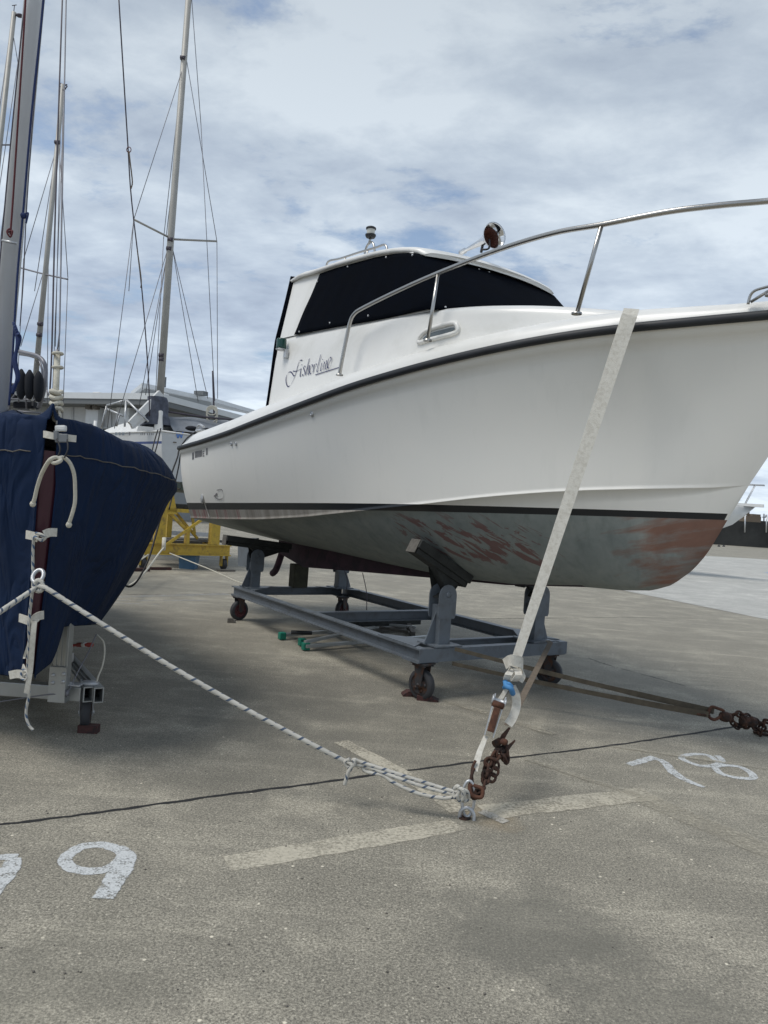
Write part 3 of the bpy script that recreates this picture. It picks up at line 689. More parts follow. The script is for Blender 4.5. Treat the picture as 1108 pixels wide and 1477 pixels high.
cvo = part('window_cover', cv, M['canvas'], boat, local=True); solid(cvo, .008)
sn = MB()
for px, py in ((432, 480), (477, 467), (531, 455), (452, 401), (502, 383), (558, 368), (598, 363), (645, 446), (692, 384), (709, 386)):
    s_best = None
    rr_ = ray(px, py); best = 1e9
    for x in [-.99+.01*i for i in range(199)]:
        for s in (.03, .08, .14, .2, .3, .8, .86, .92, .96):
            P = cov(x, s); Wp = wl(*P)-CP
            dd = (Wp-rr_*Wp.dot(rr_)/rr_.dot(rr_)).length
            if dd < best and (P.y < 0 or x > -.36): best = dd; s_best = P
    P = s_best; sn = MB(); sn.sphere((P.x+.004, P.y-.010, P.z), .0095, 8)
    part('snap_fastener', sn, M['galv'], cvo, local=True)
# roof slab
rf = MB(); rows = []
def roofw(a): return interp([(-2.92, .80), (-2.6, .835), (-.9, .825), (-.6, .80), (-.40, .77)], a)
nn_ = 44
for i in range(nn_+1):
    a = -2.92+2.52*i/nn_
    e = 0 if 0 < i < nn_ else .03
    w = roofw(a)-e; z = interp(ROOFE, a)+.0; r_ = []; cwn = interp([(-2.9, .155), (-1.4, .12), (-.7, .055), (-.4, .030)], a)
    for k in range(25):
        y = -1+2*k/24; fr = .07*(1-abs(y)**2.2)*max(0, (a+1.4))/1.0 ; bk = 0
        r_.append(Vector((a+fr, y*w, z+cwn*(1-abs(y)**2.2)-(.02 if abs(y) == 1 else 0)-e*.6)))
    bot_ = [Vector((p.x-.01, p.y*.985, z-.045+(cwn-.008)*(1-abs(p.y/w)**2.2))) for p in r_[::-1]]
    rows.append(r_+bot_)
rf.grid(rows, closed_u=True)
rf.add(rows[0], [list(range(len(rows[0])))]); rf.add(rows[-1], [list(range(len(rows[-1])))])
part('cabin_roof', rf, M['gel'], boat, local=True)
def zroof(a, b): return interp(ROOFE, a)+interp([(-2.9, .155), (-1.4, .12), (-.7, .055), (-.4, .030)], a)*(1-abs(b/.82)**2.2)
# rear curtain seen edge on
cu = MB(); pts = []
for s in range(13):
    q = s/12; z = 3.93-(3.93-2.46)*q; a = -2.865+.006*math.sin(q*9)+(.055*q); pts.append((a, z, interp([(2.4, 1.0), (3.2, .925), (3.93, .785)], z)))
rows = [[Vector((a-.02*math.cos(y*3), y*w, z)) for y in [-1+.2*k for k in range(11)]] for a, z, w in pts]
cu.grid(rows); cuo = part('rear_curtain', cu, M['canvas'], boat, local=True); solid(cuo, .012)
for sg in (-1, 1):
    tb = MB(); tb.tube(smooth([Vector((a, sg*w, z)) for a, z, w in pts], 2), .015, 6)
    part('curtain_edge_piping', tb, M['canvas'], cuo, local=True)
# porthole
def cabw(a, z):
    w = sm(CBW, a, .12); ze = sm(CTZ, a, .12); z0 = zdeck(a)-.04; return w-.09*(z-z0)
def oncab(px, py, off=.004):
    b = .95
    for _ in range(8):
        q = onb(px, py, -b); b = cabw(q.x, q.z)+off
    return onb(px, py, -b)
def outline(pxs, f): return [f(*p) for p in pxs]
pf = MB()
ring = smooth([(x, y, 0) for x, y in ((604, 494), (607, 484), (618, 476), (640, 469), (655, 466), (660, 471), (659, 479), (640, 485), (620, 490))], 4, True)
pf.tube([oncab(p.x, p.y, .006) for p in ring], .018, 8, closed=True)
pfo = part('porthole_frame', pf, M['gel'], boat, local=True)
ri = smooth([(x, y, 0) for x, y in ((609, 492), (612, 486), (622, 480), (640, 475), (654, 472), (655, 476), (640, 483), (622, 488))], 3, True)
pg = MB(); pp = [oncab(p.x, p.y, .009) for p in ri]; pg.add(pp, [list(range(len(pp)))]); pgo = part('porthole_glass', pg, M['glassd'], pfo, local=True)
# bow rail
bz = lambda px, py, b: onb(px, py, b)
rl = MB()
railp = [bz(490, 540, -1.10), bz(493, 522, -1.10), bz(500, 487, -1.09), bz(505, 465, -1.085), bz(511, 453, -1.08), bz(524, 444, -1.075), bz(575, 419, -1.05), bz(632, 394, -1.0), bz(720, 360, -.985), bz(800, 336, -.94), bz(868, 324, -.89), bz(960, 306, -.77), bz(1040, 296, -.62), bz(1108, 290, -.48)]
railp += [Vector((2.62, -.34, 3.20)), Vector((2.76, -.16, 3.20)), Vector((2.80, 0, 3.20))]
half_ = smooth(railp, 6)
full = half_+[Vector((p.x, -p.y, p.z-.14*min(1, abs(p.y)/.5))) for p in half_[::-1][1:]]
rl.tube(full, .0165, 10); 
ro = part('bow_rail', rl, M['steel'], boat, local=True)
for sg in (-1, 1):
    for base, topp in ((bz(617, 490, -1.03), bz(632, 394, -1.0)), (bz(832, 451, -.84), bz(868, 324, -.89)), (Vector((2.30, -.30, zdeck(2.3))), Vector((2.50, -.42, 3.19)))):
        m_ = MB(); b_, t_ = Vector((base.x, sg*abs(base.y), base.z-.01)), Vector((topp.x, sg*abs(topp.y), topp.z))
        m_.tube([b_, t_-zU*(.14 if sg > 0 else 0)], .0135, 10); m_.lathe(b_, zU, [(.032, 0), (.032, .010), (.018, .016)], 14)
        part('rail_stanchion', m_, M['steel'], boat, local=True)
    m_ = MB(); b_ = Vector((railp[0].x, sg*1.10, railp[0].z-.01)); m_.lathe(b_, zU, [(.032, 0), (.032, .010), (.018, .016)], 14); part('rail_foot', m_, M['steel'], boat, local=True)
# anchor roller bail at the stem
ar = MB(); c0 = onb(1079, 439, -.31)
ar.tube(smooth([c0+Vector((0, 0, 0)), c0+Vector((.02, 0, .06)), c0+Vector((.10, 0, .075)), c0+Vector((.34, 0, .075)), c0+Vector((.40, 0, 0))], 5), .008, 8)
ar.tube(smooth([c0+Vector((0.10, .24, 0)), c0+Vector((.12, .24, .06)), c0+Vector((.10, .24, .075)), c0+Vector((.34, .24, .075)), c0+Vector((.40, .24, 0))], 5), .011, 8)
ar.tube([c0+Vector((.015, 0, .01)), c0+Vector((.13, .03, .075))], .009, 8)
part('anchor_bail', ar, M['steel'], boat, local=True)
# horn
hc = onb(713, 340, -.12); ht = onb(659, 355, .02); ax = (ht-hc)
hn = MB(); ax.z = 0.0; axn = Vector((-1, .10, .0)).normalized(); Lh = .52
prof = [(.112, 0), (.108, .012), (.085, .04), (.060, .085), (.040, .15), (.028, .24), (.020, .36), (.015, .44), (.024, .45), (.026, .52), (.001, .53)]
hn.lathe(hc, axn, prof, 28)
hn.lathe(hc, axn, [(.112, 0), (.114, -.006), (.104, .004), (.080, .045), (.055, .09), (.034, .15)], 28)
horn = part('trumpet_horn', hn, M['chrome'], boat, local=True, recalc=True)
hi = MB(); hi.lathe(hc+axn*.035, axn, [(.078, .012), (.066, .03), (.050, .06), (.032, .11), (.004, .12)], 24); part('horn_throat', hi, M['orange'], horn, local=True)
hb = MB(); hb.tube([hc+axn*.16, Vector((hc.x-.16, hc.y, zroof(-.7, hc.y)))], .012, 8); part('horn_bracket', hb, M['black'], horn, local=True)
hb = MB(); hb.tube(smooth([hc+axn*.03+Vector((0, -.03, -.03)), hc+Vector((.0, -.05, -.12)), Vector((hc.x-.06, hc.y-.08, zroof(-.6, -.2)+.01))], 5), .009, 6)
part('horn_cable', hb, M['black'], horn, local=True)
# all-round lamp on its hoop, roof grab rails
for sg in (-1, 1):
    gr = MB(); a_pts = [-2.62, -2.58, -2.3, -1.95, -1.6, -1.42, -1.36]
    pts = [Vector((a, sg*.50, zroof(a, .5)+(.0 if i in (0, 6) else .10))) for i, a in enumerate(a_pts)]
    gr.tube(smooth(pts, 5), .011, 8)
    for a in (-2.2, -1.75): gr.tube([Vector((a, sg*.5, zroof(a, .5))), Vector((a, sg*.5, zroof(a, .5)+.10))], .009, 8)
    part('roof_grab_rail', gr, M['steel'], boat, local=True)
lp = MB(); lt = onb(535, 335, -.38); 
lp.tube(smooth([Vector((lt.x-.09, lt.y, zroof(lt.x, .38))), Vector((lt.x-.09, lt.y, lt.z-.17)), Vector((lt.x-.02, lt.y, lt.z-.105)), Vector((lt.x+.07, lt.y, lt.z-.14)), Vector((lt.x+.13, lt.y, zroof(lt.x, .38)))], 6), .011, 8)
lp.tube([Vector((lt.x-.02, lt.y, lt.z-.12)), Vector((lt.x, lt.y, lt.z-.05))], .013, 8)
lpo = part('lamp_hoop', lp, M['steel'], boat, local=True)
l2 = MB(); l2.lathe(lt-zU*.055, zU, [(.012, -.005), (.045, .0), (.055, .018), (.055, .03), (.04, .035)], 18); l2.lathe(lt+zU*.03, zU, [(.04, -.005), (.052, .0), (.052, .014), (.04, .022), (.001, .024)], 18)
l2o = part('anchor_lamp', l2, M['black'], boat, local=True)
l3 = MB(); l3.lathe(lt-zU*.02, zU, [(.042, 0), (.042, .05)], 18); part('lamp_lens', l3, M['amber'], l2o, local=True)
# green side light
nl = MB(); nb = onb(406, 497, -1.0)
nl.lathe(nb-zU*.05, zU, [(.001, 0), (.050, 0), (.052, .02), (.052, .10), (.048, .11), (.001, .11)], 18); nlo = part('green_side_light', nl, M['greenl'], boat, local=True)
n2 = MB(); n2.lathe(nb-zU*.062, zU, [(.001, 0), (.040, 0), (.055, .006), (.055, .014), (.001, .014)], 18); n2.box(nb+Vector((.06, .03, -.10)), (.06, .03, .09), bev=.006); part('light_bracket', n2, M['galv'], nlo, local=True)
# small fittings on the topsides
def onhull(px, py, off=.004):
    b = 1.1
    for _ in range(10):
        q = onb(px, py, -b); b = topb(q.x, q.z)+off
    return onb(px, py, -b)
th_ = MB(); c = onhull(450, 597, .004); th_.lathe(c, Vector((0, -1, 0)), [(.026, -.004), (.026, .008), (.015, .012), (.012, .012), (.010, -.004)], 14)
part('through_hull_outlet', th_, M['galv'], boat, local=True)
for px in (334, 340.5):
    m_ = MB(); c = onhull(px, 640); m_.lathe(c, Vector((0, -1, 0)), [(.022, -.004), (.022, .01), (.012, .014), (.010, .0)], 12); part('through_hull_outlet', m_, M['galv'], boat, local=True)
m_ = MB(); c = onhull(292.5, 719); m_.sphere(c, .05, 12, (1.0, .5, 1.3)); part('exhaust_outlet', m_, M['galv'], boat, local=True)
m_ = MB(); m_.tube(smooth([onhull(292.5, 714, .05), onhull(296, 728, .02), onhull(300, 740, .01), onhull(302, 746, .01)], 4), .006, 5); part('earth_strap', m_, M['web'], boat, local=True)
# torn sticker residue outline
m_ = MB(); m_.ribbon(smooth([onhull(x, y) for x, y in ((313, 707), (320, 706), (322, 712), (321, 719), (315, 720), (311, 717), (312, 712))], 3), (0, 0, .008), Vector((0, -.002, 0)))
m_.ribbon([onhull(309, 716), onhull(313, 712), onhull(314, 716)], (0, 0, .02), Vector((0, -.003, 0)))
part('sticker_residue', m_, M['greyl'], boat, local=True)
# registration plate lettering at the quarter
m_ = MB()
def q4(x0, y0, x1, y1, sl_=-.25):
    P = [onhull(x0, y0, .003), onhull(x1, y0+(x1-x0)*sl_, .003), onhull(x1, y1+(x1-x0)*sl_, .003), onhull(x0, y1, .003)]
    m_.add(P, [(0, 1, 2, 3)])
q4(277.2, 653, 279.6, 663)
for x in range(6): q4(281.2+x*1.75, 651.2-x*.35, 282.4+x*1.75, 660.5-x*.4)
q4(292.4, 650.5, 293.2, 658.5); q4(293.2, 650.5, 294.8, 651.6); q4(292.4, 654, 294.4, 655); q4(292.4, 657.4, 294.8, 658.6)
q4(297.4, 646.5, 299.3, 656.5)
part('registration_marking', m_, M['greyl'], boat, local=True)
# the name on the cabin side, drawn as pen strokes (traced in the crop, 6.156 px per px)
def tx(p): return oncab(380+p[0]/6.156, 460+p[1]/6.156, .005)
nm = MB()
NS = [
 ([(276, 430), (300, 452), (330, 440)], 7), # cross tail of F placed below with swash
]
strokes = [
 [(345, 368), (330, 366), (318, 378), (306, 412), (296, 452), (282, 500), (262, 548), (240, 588), (220, 600), (206, 582), (199, 545), (205, 505), (222, 476), (242, 470), (256, 484), (268, 504), (280, 500), (292, 470), (300, 462)],
 [(262, 462), (290, 464), (318, 452), (334, 444)],
 [(336, 436), (330, 470), (326, 505), (334, 508), (342, 500)], [(341, 404), (343, 410)],
 [(374, 424), (364, 418), (356, 432), (364, 454), (370, 478), (362, 498), (350, 500), (346, 490)],
 [(410, 350), (398, 398), (386, 450), (376, 500)], [(384, 462), (396, 428), (406, 414), (410, 424), (402, 462), (398, 488), (406, 490), (412, 482)],
 [(416, 450), (430, 438), (439, 420), (436, 407), (426, 410), (416, 430), (411, 458), (416, 482), (428, 484), (443, 464)],
 [(456, 402), (450, 434), (444, 474)], [(450, 434), (460, 408), (470, 400), (476, 406)],
 [(514, 316), (502, 360), (490, 412), (478, 462), (486, 468), (494, 458)],
 [(524, 388), (516, 424), (510, 456), (518, 458), (526, 448)], [(529, 358), (531, 364)],
 [(548, 380), (542, 412), (534, 452)], [(541, 414), (554, 384), (566, 372), (568, 386), (560, 420), (556, 444), (564, 444), (572, 434)],
 [(578, 408), (594, 392), (606, 366), (605, 343), (593, 346), (581, 374), (573, 408), (577, 434), (591, 434), (609, 410)],
]
for k, s_ in enumerate(strokes):
    P3 = smooth([tx(p) for p in s_], 5) if len(s_) > 2 else [tx(p) for p in s_]
    nm.ribbon(P3, (.014, 0, .006) if k else (.013, 0, .008), Vector((0, -.0005*k, 0)))
nm.ribbon([tx(p) for p in ((462, 497), (560, 466), (672, 431))], (0, 0, .008), Vector((0, -.001, 0)))
part('name_lettering', nm, M['navy'], boat, local=True)
# stern fairlead
m_ = MB(); c = onb(288, 621, -1.03)
m_.tube(smooth([c+Vector((-.10, 0, .01)), c+Vector((-.08, 0, .06)), c+Vector((0, 0, .075)), c+Vector((.09, 0, .055)), c+Vector((.15, 0, .04))], 4), .016, 8); m_.box(c+Vector((.02, 0, 0)), (.22, .06, .03), bev=.01)
part('stern_cleat', m_, M['galv'], boat, local=True)
# black shore cables hanging from that cleat (world points)
cbm = MB()
def wpts(l): return [D(*p) for p in l]
cbm.tube(smooth(wpts([(300, 618, 10.4), (286, 621, 10.2), (270, 632, 10.1), (259, 648, 10.0), (256, 660, 9.9), (247, 685, 9.6), (240, 715, 9.3), (228, 760, 8.9), (215, 805, 8.5), (200, 835, 8.3), (188, 846, 8.3), (176, 842, 8.4)]), 6), .012, 6)
single('hanging_cable', cbm, M['cable'], 'black cable from the motorboat stern cleat down to a loop by the navy cover', 'cable', group=None)
cbm = MB()
cbm.tube(smooth(wpts([(292, 622, 10.3), (275, 636, 10.2), (262, 652, 10.0), (258, 672, 10.0), (252, 700, 9.9), (244, 735, 9.7)]), 6), .010, 6)
single('hanging_cable', cbm, M['cable'], 'shorter black cable beside the first one, off the same motorboat stern cleat', 'cable')
# ================================================================== CRADLE UNDER THE MOTORBOAT
cr = thing('boat_cradle', 'grey painted steel rolling cradle carrying the white motorboat', 'cradle', OB, TH)
ZT, HB, WD, LN = .4045, .108, .8024, 3.95
zc_ = ZT-HB/2
def lp_(a, b, z): return Vector((a, b, z))
for sg in (-1, 1):
    m_ = MB(); m_.ibeam(lp_(0.0, sg*(WD-.04), zc_), lp_(-LN, sg*(WD-.04), zc_), .08, HB)
    part('side_beam', m_, M['grey'], cr, local=True)
for a in (-.045, -.34, -1.88, -LN+.045):
    m_ = MB(); h_ = HB-.008 if a != -1.88 else HB-.004
    m_.ibeam(lp_(a, -(WD-.083), zc_-.001), lp_(a, WD-.083, zc_-.001), .075 if a != -.34 else .06, h_)
    part('cross_beam', m_, M['grey'], cr, local=True)
m_ = MB(); m_.box((0.003, 0, zc_), (.006, 2*WD, HB-.004)); part('end_plate', m_, M['grey'], cr, local=True)
for sg in (-1, 1):
    m_ = MB(); s_ = .42
    m_.prism([lp_(-LN+.09, sg*(WD-.082), ZT+.0015), lp_(-LN+.09+s_, sg*(WD-.082), ZT+.0015), lp_(-LN+.09, sg*(WD-.082-s_), ZT+.0015)], (0, 0, .006)); part('corner_gusset', m_, M['grey'], cr, local=True)
    m_ = MB(); m_.prism([lp_(-.08, sg*(WD-.01), ZT+.0015), lp_(-.62, sg*(WD-.01), ZT+.0015), lp_(-.62, sg*(WD-.075), ZT+.0015), lp_(-.31, sg*(WD-.30), ZT+.0015)], (0, 0, .006)); part('corner_gusset', m_, M['grey'], cr, local=True)
    for a_ in (-.12, -LN+.12):
        m_ = MB(); m_.box((a_, sg*(WD-.10), ZT-HB-.004), (.22, .20, .010)); part('caster_plate', m_, M['grey'], cr, local=True)
def post(a, b, top, sgn):
    m_ = MB()
    w = .115
    m_.box((a, b, (ZT+.008+top-.17)/2), (w, w, top-.17-ZT-.008), bev=.006)
    m_.box((a, b, ZT+.009), (.26, .26, .012))
    # gusset fin to the outside
    m_.prism([lp_(a-w/2-.001, b-.006, ZT+.015), lp_(a-w/2-.10, b-.006, ZT+.015), lp_(a-w/2-.001, b-.006, ZT+.27)], (0, .012, 0))
    m_.prism([lp_(a-.006, b-sgn*-1*(w/2), ZT+.015), lp_(a-.006, b+sgn*(w/2+.10), ZT+.015), lp_(a-.006, b+sgn*(w/2), ZT+.27)], (.012, 0, 0))
    po = part('support_post', m_, M['grey'], cr, local=True)
    for s2 in (-1, 1):   # clevis cheeks with rounded heads
        k_ = MB(); prof = [lp_(0, -.075, -.185), lp_(0, .075, -.185), lp_(0, .085, -.16)]
        for i in range(9):
            t = math.pi*i/8; prof.append(lp_(0, .085*math.cos(t), .0+.085*math.sin(t)))
        prof.append(lp_(0, -.085, -.16))
        k_.prism([Vector((a+s2*(w/2+.001)+(0 if s2 > 0 else -.012), b+p.y, top-.09+p.z)) for p in prof], (.012, 0, 0))
        k_.lathe((a+s2*(w/2+.013), b, top-.085), (s2, 0, 0), [(.022, 0), (.022, .008), (.010, .010), (.001, .010)], 12)
        part('clevis_plate', k_, M['grey'], po, local=True)
def bottomz(a, b):
    s = min(1, abs(b)/max(.05, bc(a))); p = 1.12+.95*max(0, 1-abs(a+.2)/2.6); return zk(a)+(zc(a)-zk(a))*s**p
def bunk(a, b0, b1, top, wid, zz=None):
    sg = -1 if b0 < 0 else 1
    z0, z1 = zz or (bottomz(a, b0)-.012, bottomz(a, b1)-.012)
    d = Vector((0, b1-b0, z1-z0)).normalized(); nrm = Vector((0, -d.z, d.y));
    if nrm.z < 0: nrm = -nrm
    p0 = Vector((a, b0, z0)); p1 = Vector((a, b1, z1))
    m_ = MB(); c = (p0+p1)/2-nrm*.035; ln = (p1-p0).length
    m_.box(c, (wid, ln, .07), (Vector((1, 0, 0)), d, nrm), .006)
    m_.box(c-nrm*.058, (wid*.8, ln*.96, .045), (Vector((1, 0, 0)), d, nrm), .008)
    bo = part('bunk_board', m_, M['bunk'], cr, local=True)
    e_ = MB(); ec = p0-nrm*.062-d*.004; e_.box(ec, (wid*.78, .008, .115), (Vector((1, 0, 0)), d, nrm), .003); part('board_end', e_, M['woodend'], bo, local=True)
    # black pivot bracket down to the clevis
    k_ = MB(); pc = (b0+b1)/2; bb_ = c-nrm*.13
    q0 = c-d*ln*.12-nrm*.075; q1 = c+d*ln*.38-nrm*.075; pv = Vector((a, post_b*sg, top-.085))
    k_.prism([Vector((a-.04, q0.y, q0.z)), Vector((a-.04, q1.y, q1.z)), Vector((a-.04, pv.y-sg*(-.06), pv.z-.03)), Vector((a-.04, pv.y-sg*.06, pv.z-.03))], (.08, 0, 0))
    part('pivot_bracket', k_, M['bunk'], bo, local=True)
for sg in (-1, 1):
    post_b = .52; post(-.12, sg*.52, .90, sg); bunk(-.14, sg*.80, sg*.26, .90, .155, (1.245, .965))
    post_b = .60; post(-LN+.20, sg*.60, .88, sg); bunk(-LN+.20, sg*1.0, sg*.16, .88, .16, (1.03, .955))
def caster(px_a, px_b, yaw, red=False, r=.118):
    c = Vector((px_a, px_b, r)); ax = Vector((math.sin(yaw), math.cos(yaw), 0)); fw = Vector((math.cos(yaw), -math.sin(yaw), 0))
    zt = ZT-HB-.010
    w_ = MB(); hw = .03
    w_.lathe(c-ax*hw, ax, [(r*.72, 0), (r*.93, .002), (r, .012), (r, 2*hw-.012), (r*.93, 2*hw-.002), (r*.72, 2*hw)], 32)
    wh = part('caster_wheel', w_, M['tyre'], cr, local=True)
    k_ = MB(); k_.lathe(c-ax*(hw-.006), ax, [(.001, -.012), (.03, -.012), (.03, .004), (r*.55, .006), (r*.74, -.004), (r*.74, 2*hw-.01), (r*.55, 2*hw-.018), (.03, 2*hw-.016), (.03, 2*hw), (.001, 2*hw)], 24)
    for i in range(5):
        an = 2*math.pi*i/5; o_ = fw*math.cos(an)*r*.42+zU*math.sin(an)*r*.42
        for s2 in (-1, 1): k_.lathe(c+o_+ax*s2*(hw-.010), ax*s2, [(.014, 0), (.014, .007), (.001, .008)], 8)
    part('wheel_hub', k_, M['redcast'] if red else M['castm'], wh, local=True)
    f_ = MB(); ho = fw*.035
    for s2 in (-1, 1):
        q = [c+zU*.0-fw*.028, c-zU*.03, c+fw*.028, c+fw*.05+zU*(zt-r-.012)+ho*-1+ho, c-fw*.05+zU*(zt-r-.012)]
        f_.prism([p+ax*(s2*(hw+.010)) for p in q], ax*(s2*.006))
    f_.box((px_a, px_b, zt-.012), (.12, .12, .010), (fw, ax, zU)); f_.box((px_a, px_b, zt-.002), (.15, .13, .009), (fw, ax, zU))
    f_.lathe(c-ax*(hw+.024), ax, [(.001, 0), (.012, 0), (.012, 2*hw+.048), (.001, 2*hw+.048)], 10)
    for i in (-1, 1):
        for j in (-1, 1): f_.lathe(Vector((px_a, px_b, zt-.018))+fw*.055*i+ax*.05*j, zU, [(.011, -.006), (.011, .01), (.001, .01)], 6)
    part('caster_fork', f_, M['castm'], cr, local=True)
cf = lc(G(602, 1009)); cfr = lc(G(817, 989)); cb_ = lc(G(332, 897))
caster(cf.x, -(WD-.08), -.25); caster(-.10, WD-.09, -.45)
caster(-LN+.10, -(WD-.08), 1.35, True); caster(-LN+.12, WD-.10, 1.2, True)
# chocks
def chock(P, yaw, label, size=(.10, .09, .035), m='chockr', cat='wheel chock', group='chocks at the casters'):
    A = (Vector((math.cos(yaw), math.sin(yaw), 0)), Vector((-math.sin(yaw), math.cos(yaw), 0)), zU)
    mb = MB(); x, y, z = size
    base = Vector(P); pr_ = [(-x/2, 0), (x/2, 0), (x/2, z*(1 if cat == 'wheel block' or 'small wheel' in label else .35)), (x*.1, z), (-x/2, z)]
    mb.prism([base+A[0]*p+zU*q-A[1]*y/2 for p, q in pr_], A[1]*y)
    return single('wheel_chock', mb, M[m], label, cat, base=base, group=group)
wf = wl(cf.x, -(WD-.08), 0)
chock(G(617, 1010), -.1, 'dark red wedge right of the nearest caster of the grey cradle', (.17, .08, .035))
chock(G(589, 1003), 3.3, 'dark wedge left of the nearest caster of the grey cradle', (.10, .09, .04))
chock(G(334, 898), .1, 'small pale wedge at the red caster, back left of the grey cradle', (.09, .07, .05), 'woodend')
chock(G(824, 994), .2, 'pale flat wedge under the black caster, right front of the grey cradle', (.11, .08, .025), 'woodend')
# timber prop between the rear cross beam and the skeg
tbp = MB(); tbp.box((-LN+.06, 0.02, (ZT+.80)/2-.0), (.13, .20, .80-ZT-.006), bev=.01); 
pb = MB(); base = wl(-LN+.06+.25, .02, 0)
sz = .70-ZT
pb.box(wl(-3.80, .02, 0)+zU*((.7+ZT+.004)/2), (.15, .20, .70-ZT), (uA, vA, zU), .012)
single('timber_prop', pb, M['timber'], 'mossy upright timber block standing under the purple skeg of the motorboat', 'timber block', base=wl(-3.80, .02, ZT))
tbp = None
# ================================================================== folding steps lying under the cradle
ld = thing('folding_ladder', 'folded aluminium ladder with green feet lying under the grey cradle', 'ladder', G(520, 925))
def gz(x, y, z=.03): return G(x, y, z)
m_ = MB(); m_.beam(gz(440, 932, .05), gz(640, 917, .05), .05, .035, bev=.004); m_.beam(gz(404, 916, .05), gz(560, 905, .05), .05, .035, bev=.004)
part('side_rail', m_, M['alum'], ld)
m_ = MB(); m_.beam(gz(440, 926, .09), gz(540, 905, .09), .03, .03); m_.beam(gz(455, 897, .09), gz(520, 926, .09), .05, .02); m_.beam(gz(500, 897, .07), gz(560, 922, .07), .05, .02)
m_.beam(gz(530, 898, .08), gz(600, 905, .08), .03, .03)
part('rung', m_, M['alum'], ld)
for x, y in ((407, 917), (441, 932), (436, 926)):
    m_ = MB(); m_.box(gz(x, y, .045), (.07, .07, .075), (uA, vA, zU), .01); part('rubber_foot', m_, M['green'], ld)
m_ = MB(); m_.tube([gz(420, 912, .10), gz(450, 913, .10)], .022, 8); part('hinge_sleeve', m_, M['black'], ld)
# old step stand lying further under
sn_ = thing('step_stand', 'dark scissor stand lying under the middle beam of the grey cradle', 'stand', G(560, 905))
m_ = MB(); m_.beam(gz(510, 896, .12), gz(600, 893, .12), .22, .10, bev=.01); part('tool_box', m_, M['bunk'], sn_)
m_ = MB(); m_.beam(gz(530, 912, .05), gz(592, 902, .05), .03, .04); m_.beam(gz(548, 905, .08), gz(590, 912, .08), .03, .03); m_.beam(gz(588, 900, .06), gz(596, 916, .05), .05, .07); part('frame', m_, M['plank'], sn_)
m_ = MB(); m_.tube([gz(540, 887, .15), gz(540, 887, .28)], .014, 8); part('handle', m_, M['bunk'], sn_)
# thin lines hanging behind the skeg
for (a0, a1, lab) in (((497, 823, 8.6), (500, 850, 8.6), 'thin grey line from the skeg to the rear cradle beam, left of two'), ((523, 826, 8.4), (529, 880, 8.3), 'thin grey line hanging from the skeg to the ground, right of two')):
    m_ = MB(); p, q = D(*a0), D(*a1); m_.tube(smooth([p, p.lerp(q, .5)+Vector((.02, 0, 0)), q], 5), .005, 5)
    single('thin_line', m_, M['wired'], lab, 'line')
# ================================================================== STRAPS AND CHAINS
def chain_link(mb, c, d, up, ln=.055, w=.036, r=.006):
    d = d.normalized(); s_ = (up-d*up.dot(d)).normalized(); pts = []
    for k in range(14):
        an = 2*math.pi*k/14; pts.append(c+d*(math.cos(an)*ln/2)+s_*(math.sin(an)*w/2))
    mb.tube(pts, r, 6, closed=True)
def chain(root, pts, name='link', ln=.048, r=.0065, w=.034, m='rust'):
    P = smooth(pts, 8); tot = 0; nxt = 0; k = 0
    for i in range(1, len(P)):
        seg = (P[i]-P[i-1]); l = seg.length
        while nxt <= tot+l:
            c = P[i-1]+seg*((nxt-tot)/l); mb = MB(); d = seg.normalized()
            side = d.cross(Vector((.3, .5, .8))).normalized(); up = side if k % 2 else d.cross(side)
            chain_link(mb, c, d, up, ln, w, r); part(name, mb, M[m], root); k += 1; nxt += ln*.72
        tot += l
# white strap from the gunwale to the anchor ring
RG = G(672, 1178)
ws = thing('tie_down_strap', 'long white webbing strap with ratchet, from the motorboat gunwale down to the ground ring', 'strap', RG)
top = wl(*onb(911, 446, -.655)); knot = D(741, 962, 3.9)
hr = onb(917, 463, -.70); over = wl(hr.x, -(bs(hr.x)+.055), hr.z)
inn = wl(top_pt(0, 0).x*0+onb(911, 446, -.655).x, -.50, top.z-.0)
sidev = (Rv*1.0+Uv*.18)
Pp = [top+zU*.002, D(908, 455, (top-CP).dot(Fv)-.05)]+[D(908+(741-908)*q, 455+(962-455)*q, ((top-CP).dot(Fv)-.07)*(1-q)+3.9*q) for q in [i/16 for i in range(17)]]
m_ = MB(); m_.band(Pp, [.088, .088]+[.088-.040*(i/16) for i in range(17)], [sidev]*19, .004)
part('webbing', m_, M['web'], ws)
# knot loops
m_ = MB()
m_.band(smooth([D(728, 958, 3.86), D(738, 952, 3.82), D(752, 956, 3.84), D(753, 968, 3.9), D(744, 975, 3.93), D(732, 968, 3.92)], 5), .055, Uv, .005)
m_.band(smooth([D(742, 966, 3.88), D(734, 972, 3.82), D(731, 981, 3.84), D(739, 976, 3.88)], 4), .035, Rv, .005)
m_.band(smooth([D(745, 965, 3.86), D(748, 973, 3.80), D(742, 982, 3.82), D(737, 980, 3.88)], 4), .035, Rv, .005)
m_.band(smooth([D(748, 966, 3.88), D(754, 975, 3.86), D(750, 983, 3.84)], 4), .03, Rv, .005)
part('strap_knot', m_, M['web'], ws)
m_ = MB(); m_.tube(smooth([D(729, 983, 3.84), D(731, 990, 3.80), D(737, 993, 3.78), D(740, 1001, 3.8)], 4), .014, 8); m_.tube(smooth([D(727, 992, 3.86), D(733, 986, 3.8), D(739, 991, 3.8)], 4), .010, 8); part('string_tie', m_, M['bluetie'], ws)
m_ = MB(); m_.band(smooth([D(735, 985, 3.86), D(727, 1000, 3.85), D(718, 1014, 3.83), D(713, 1026, 3.82), D(707, 1042, 3.8)], 5), .022, Rv, .004)
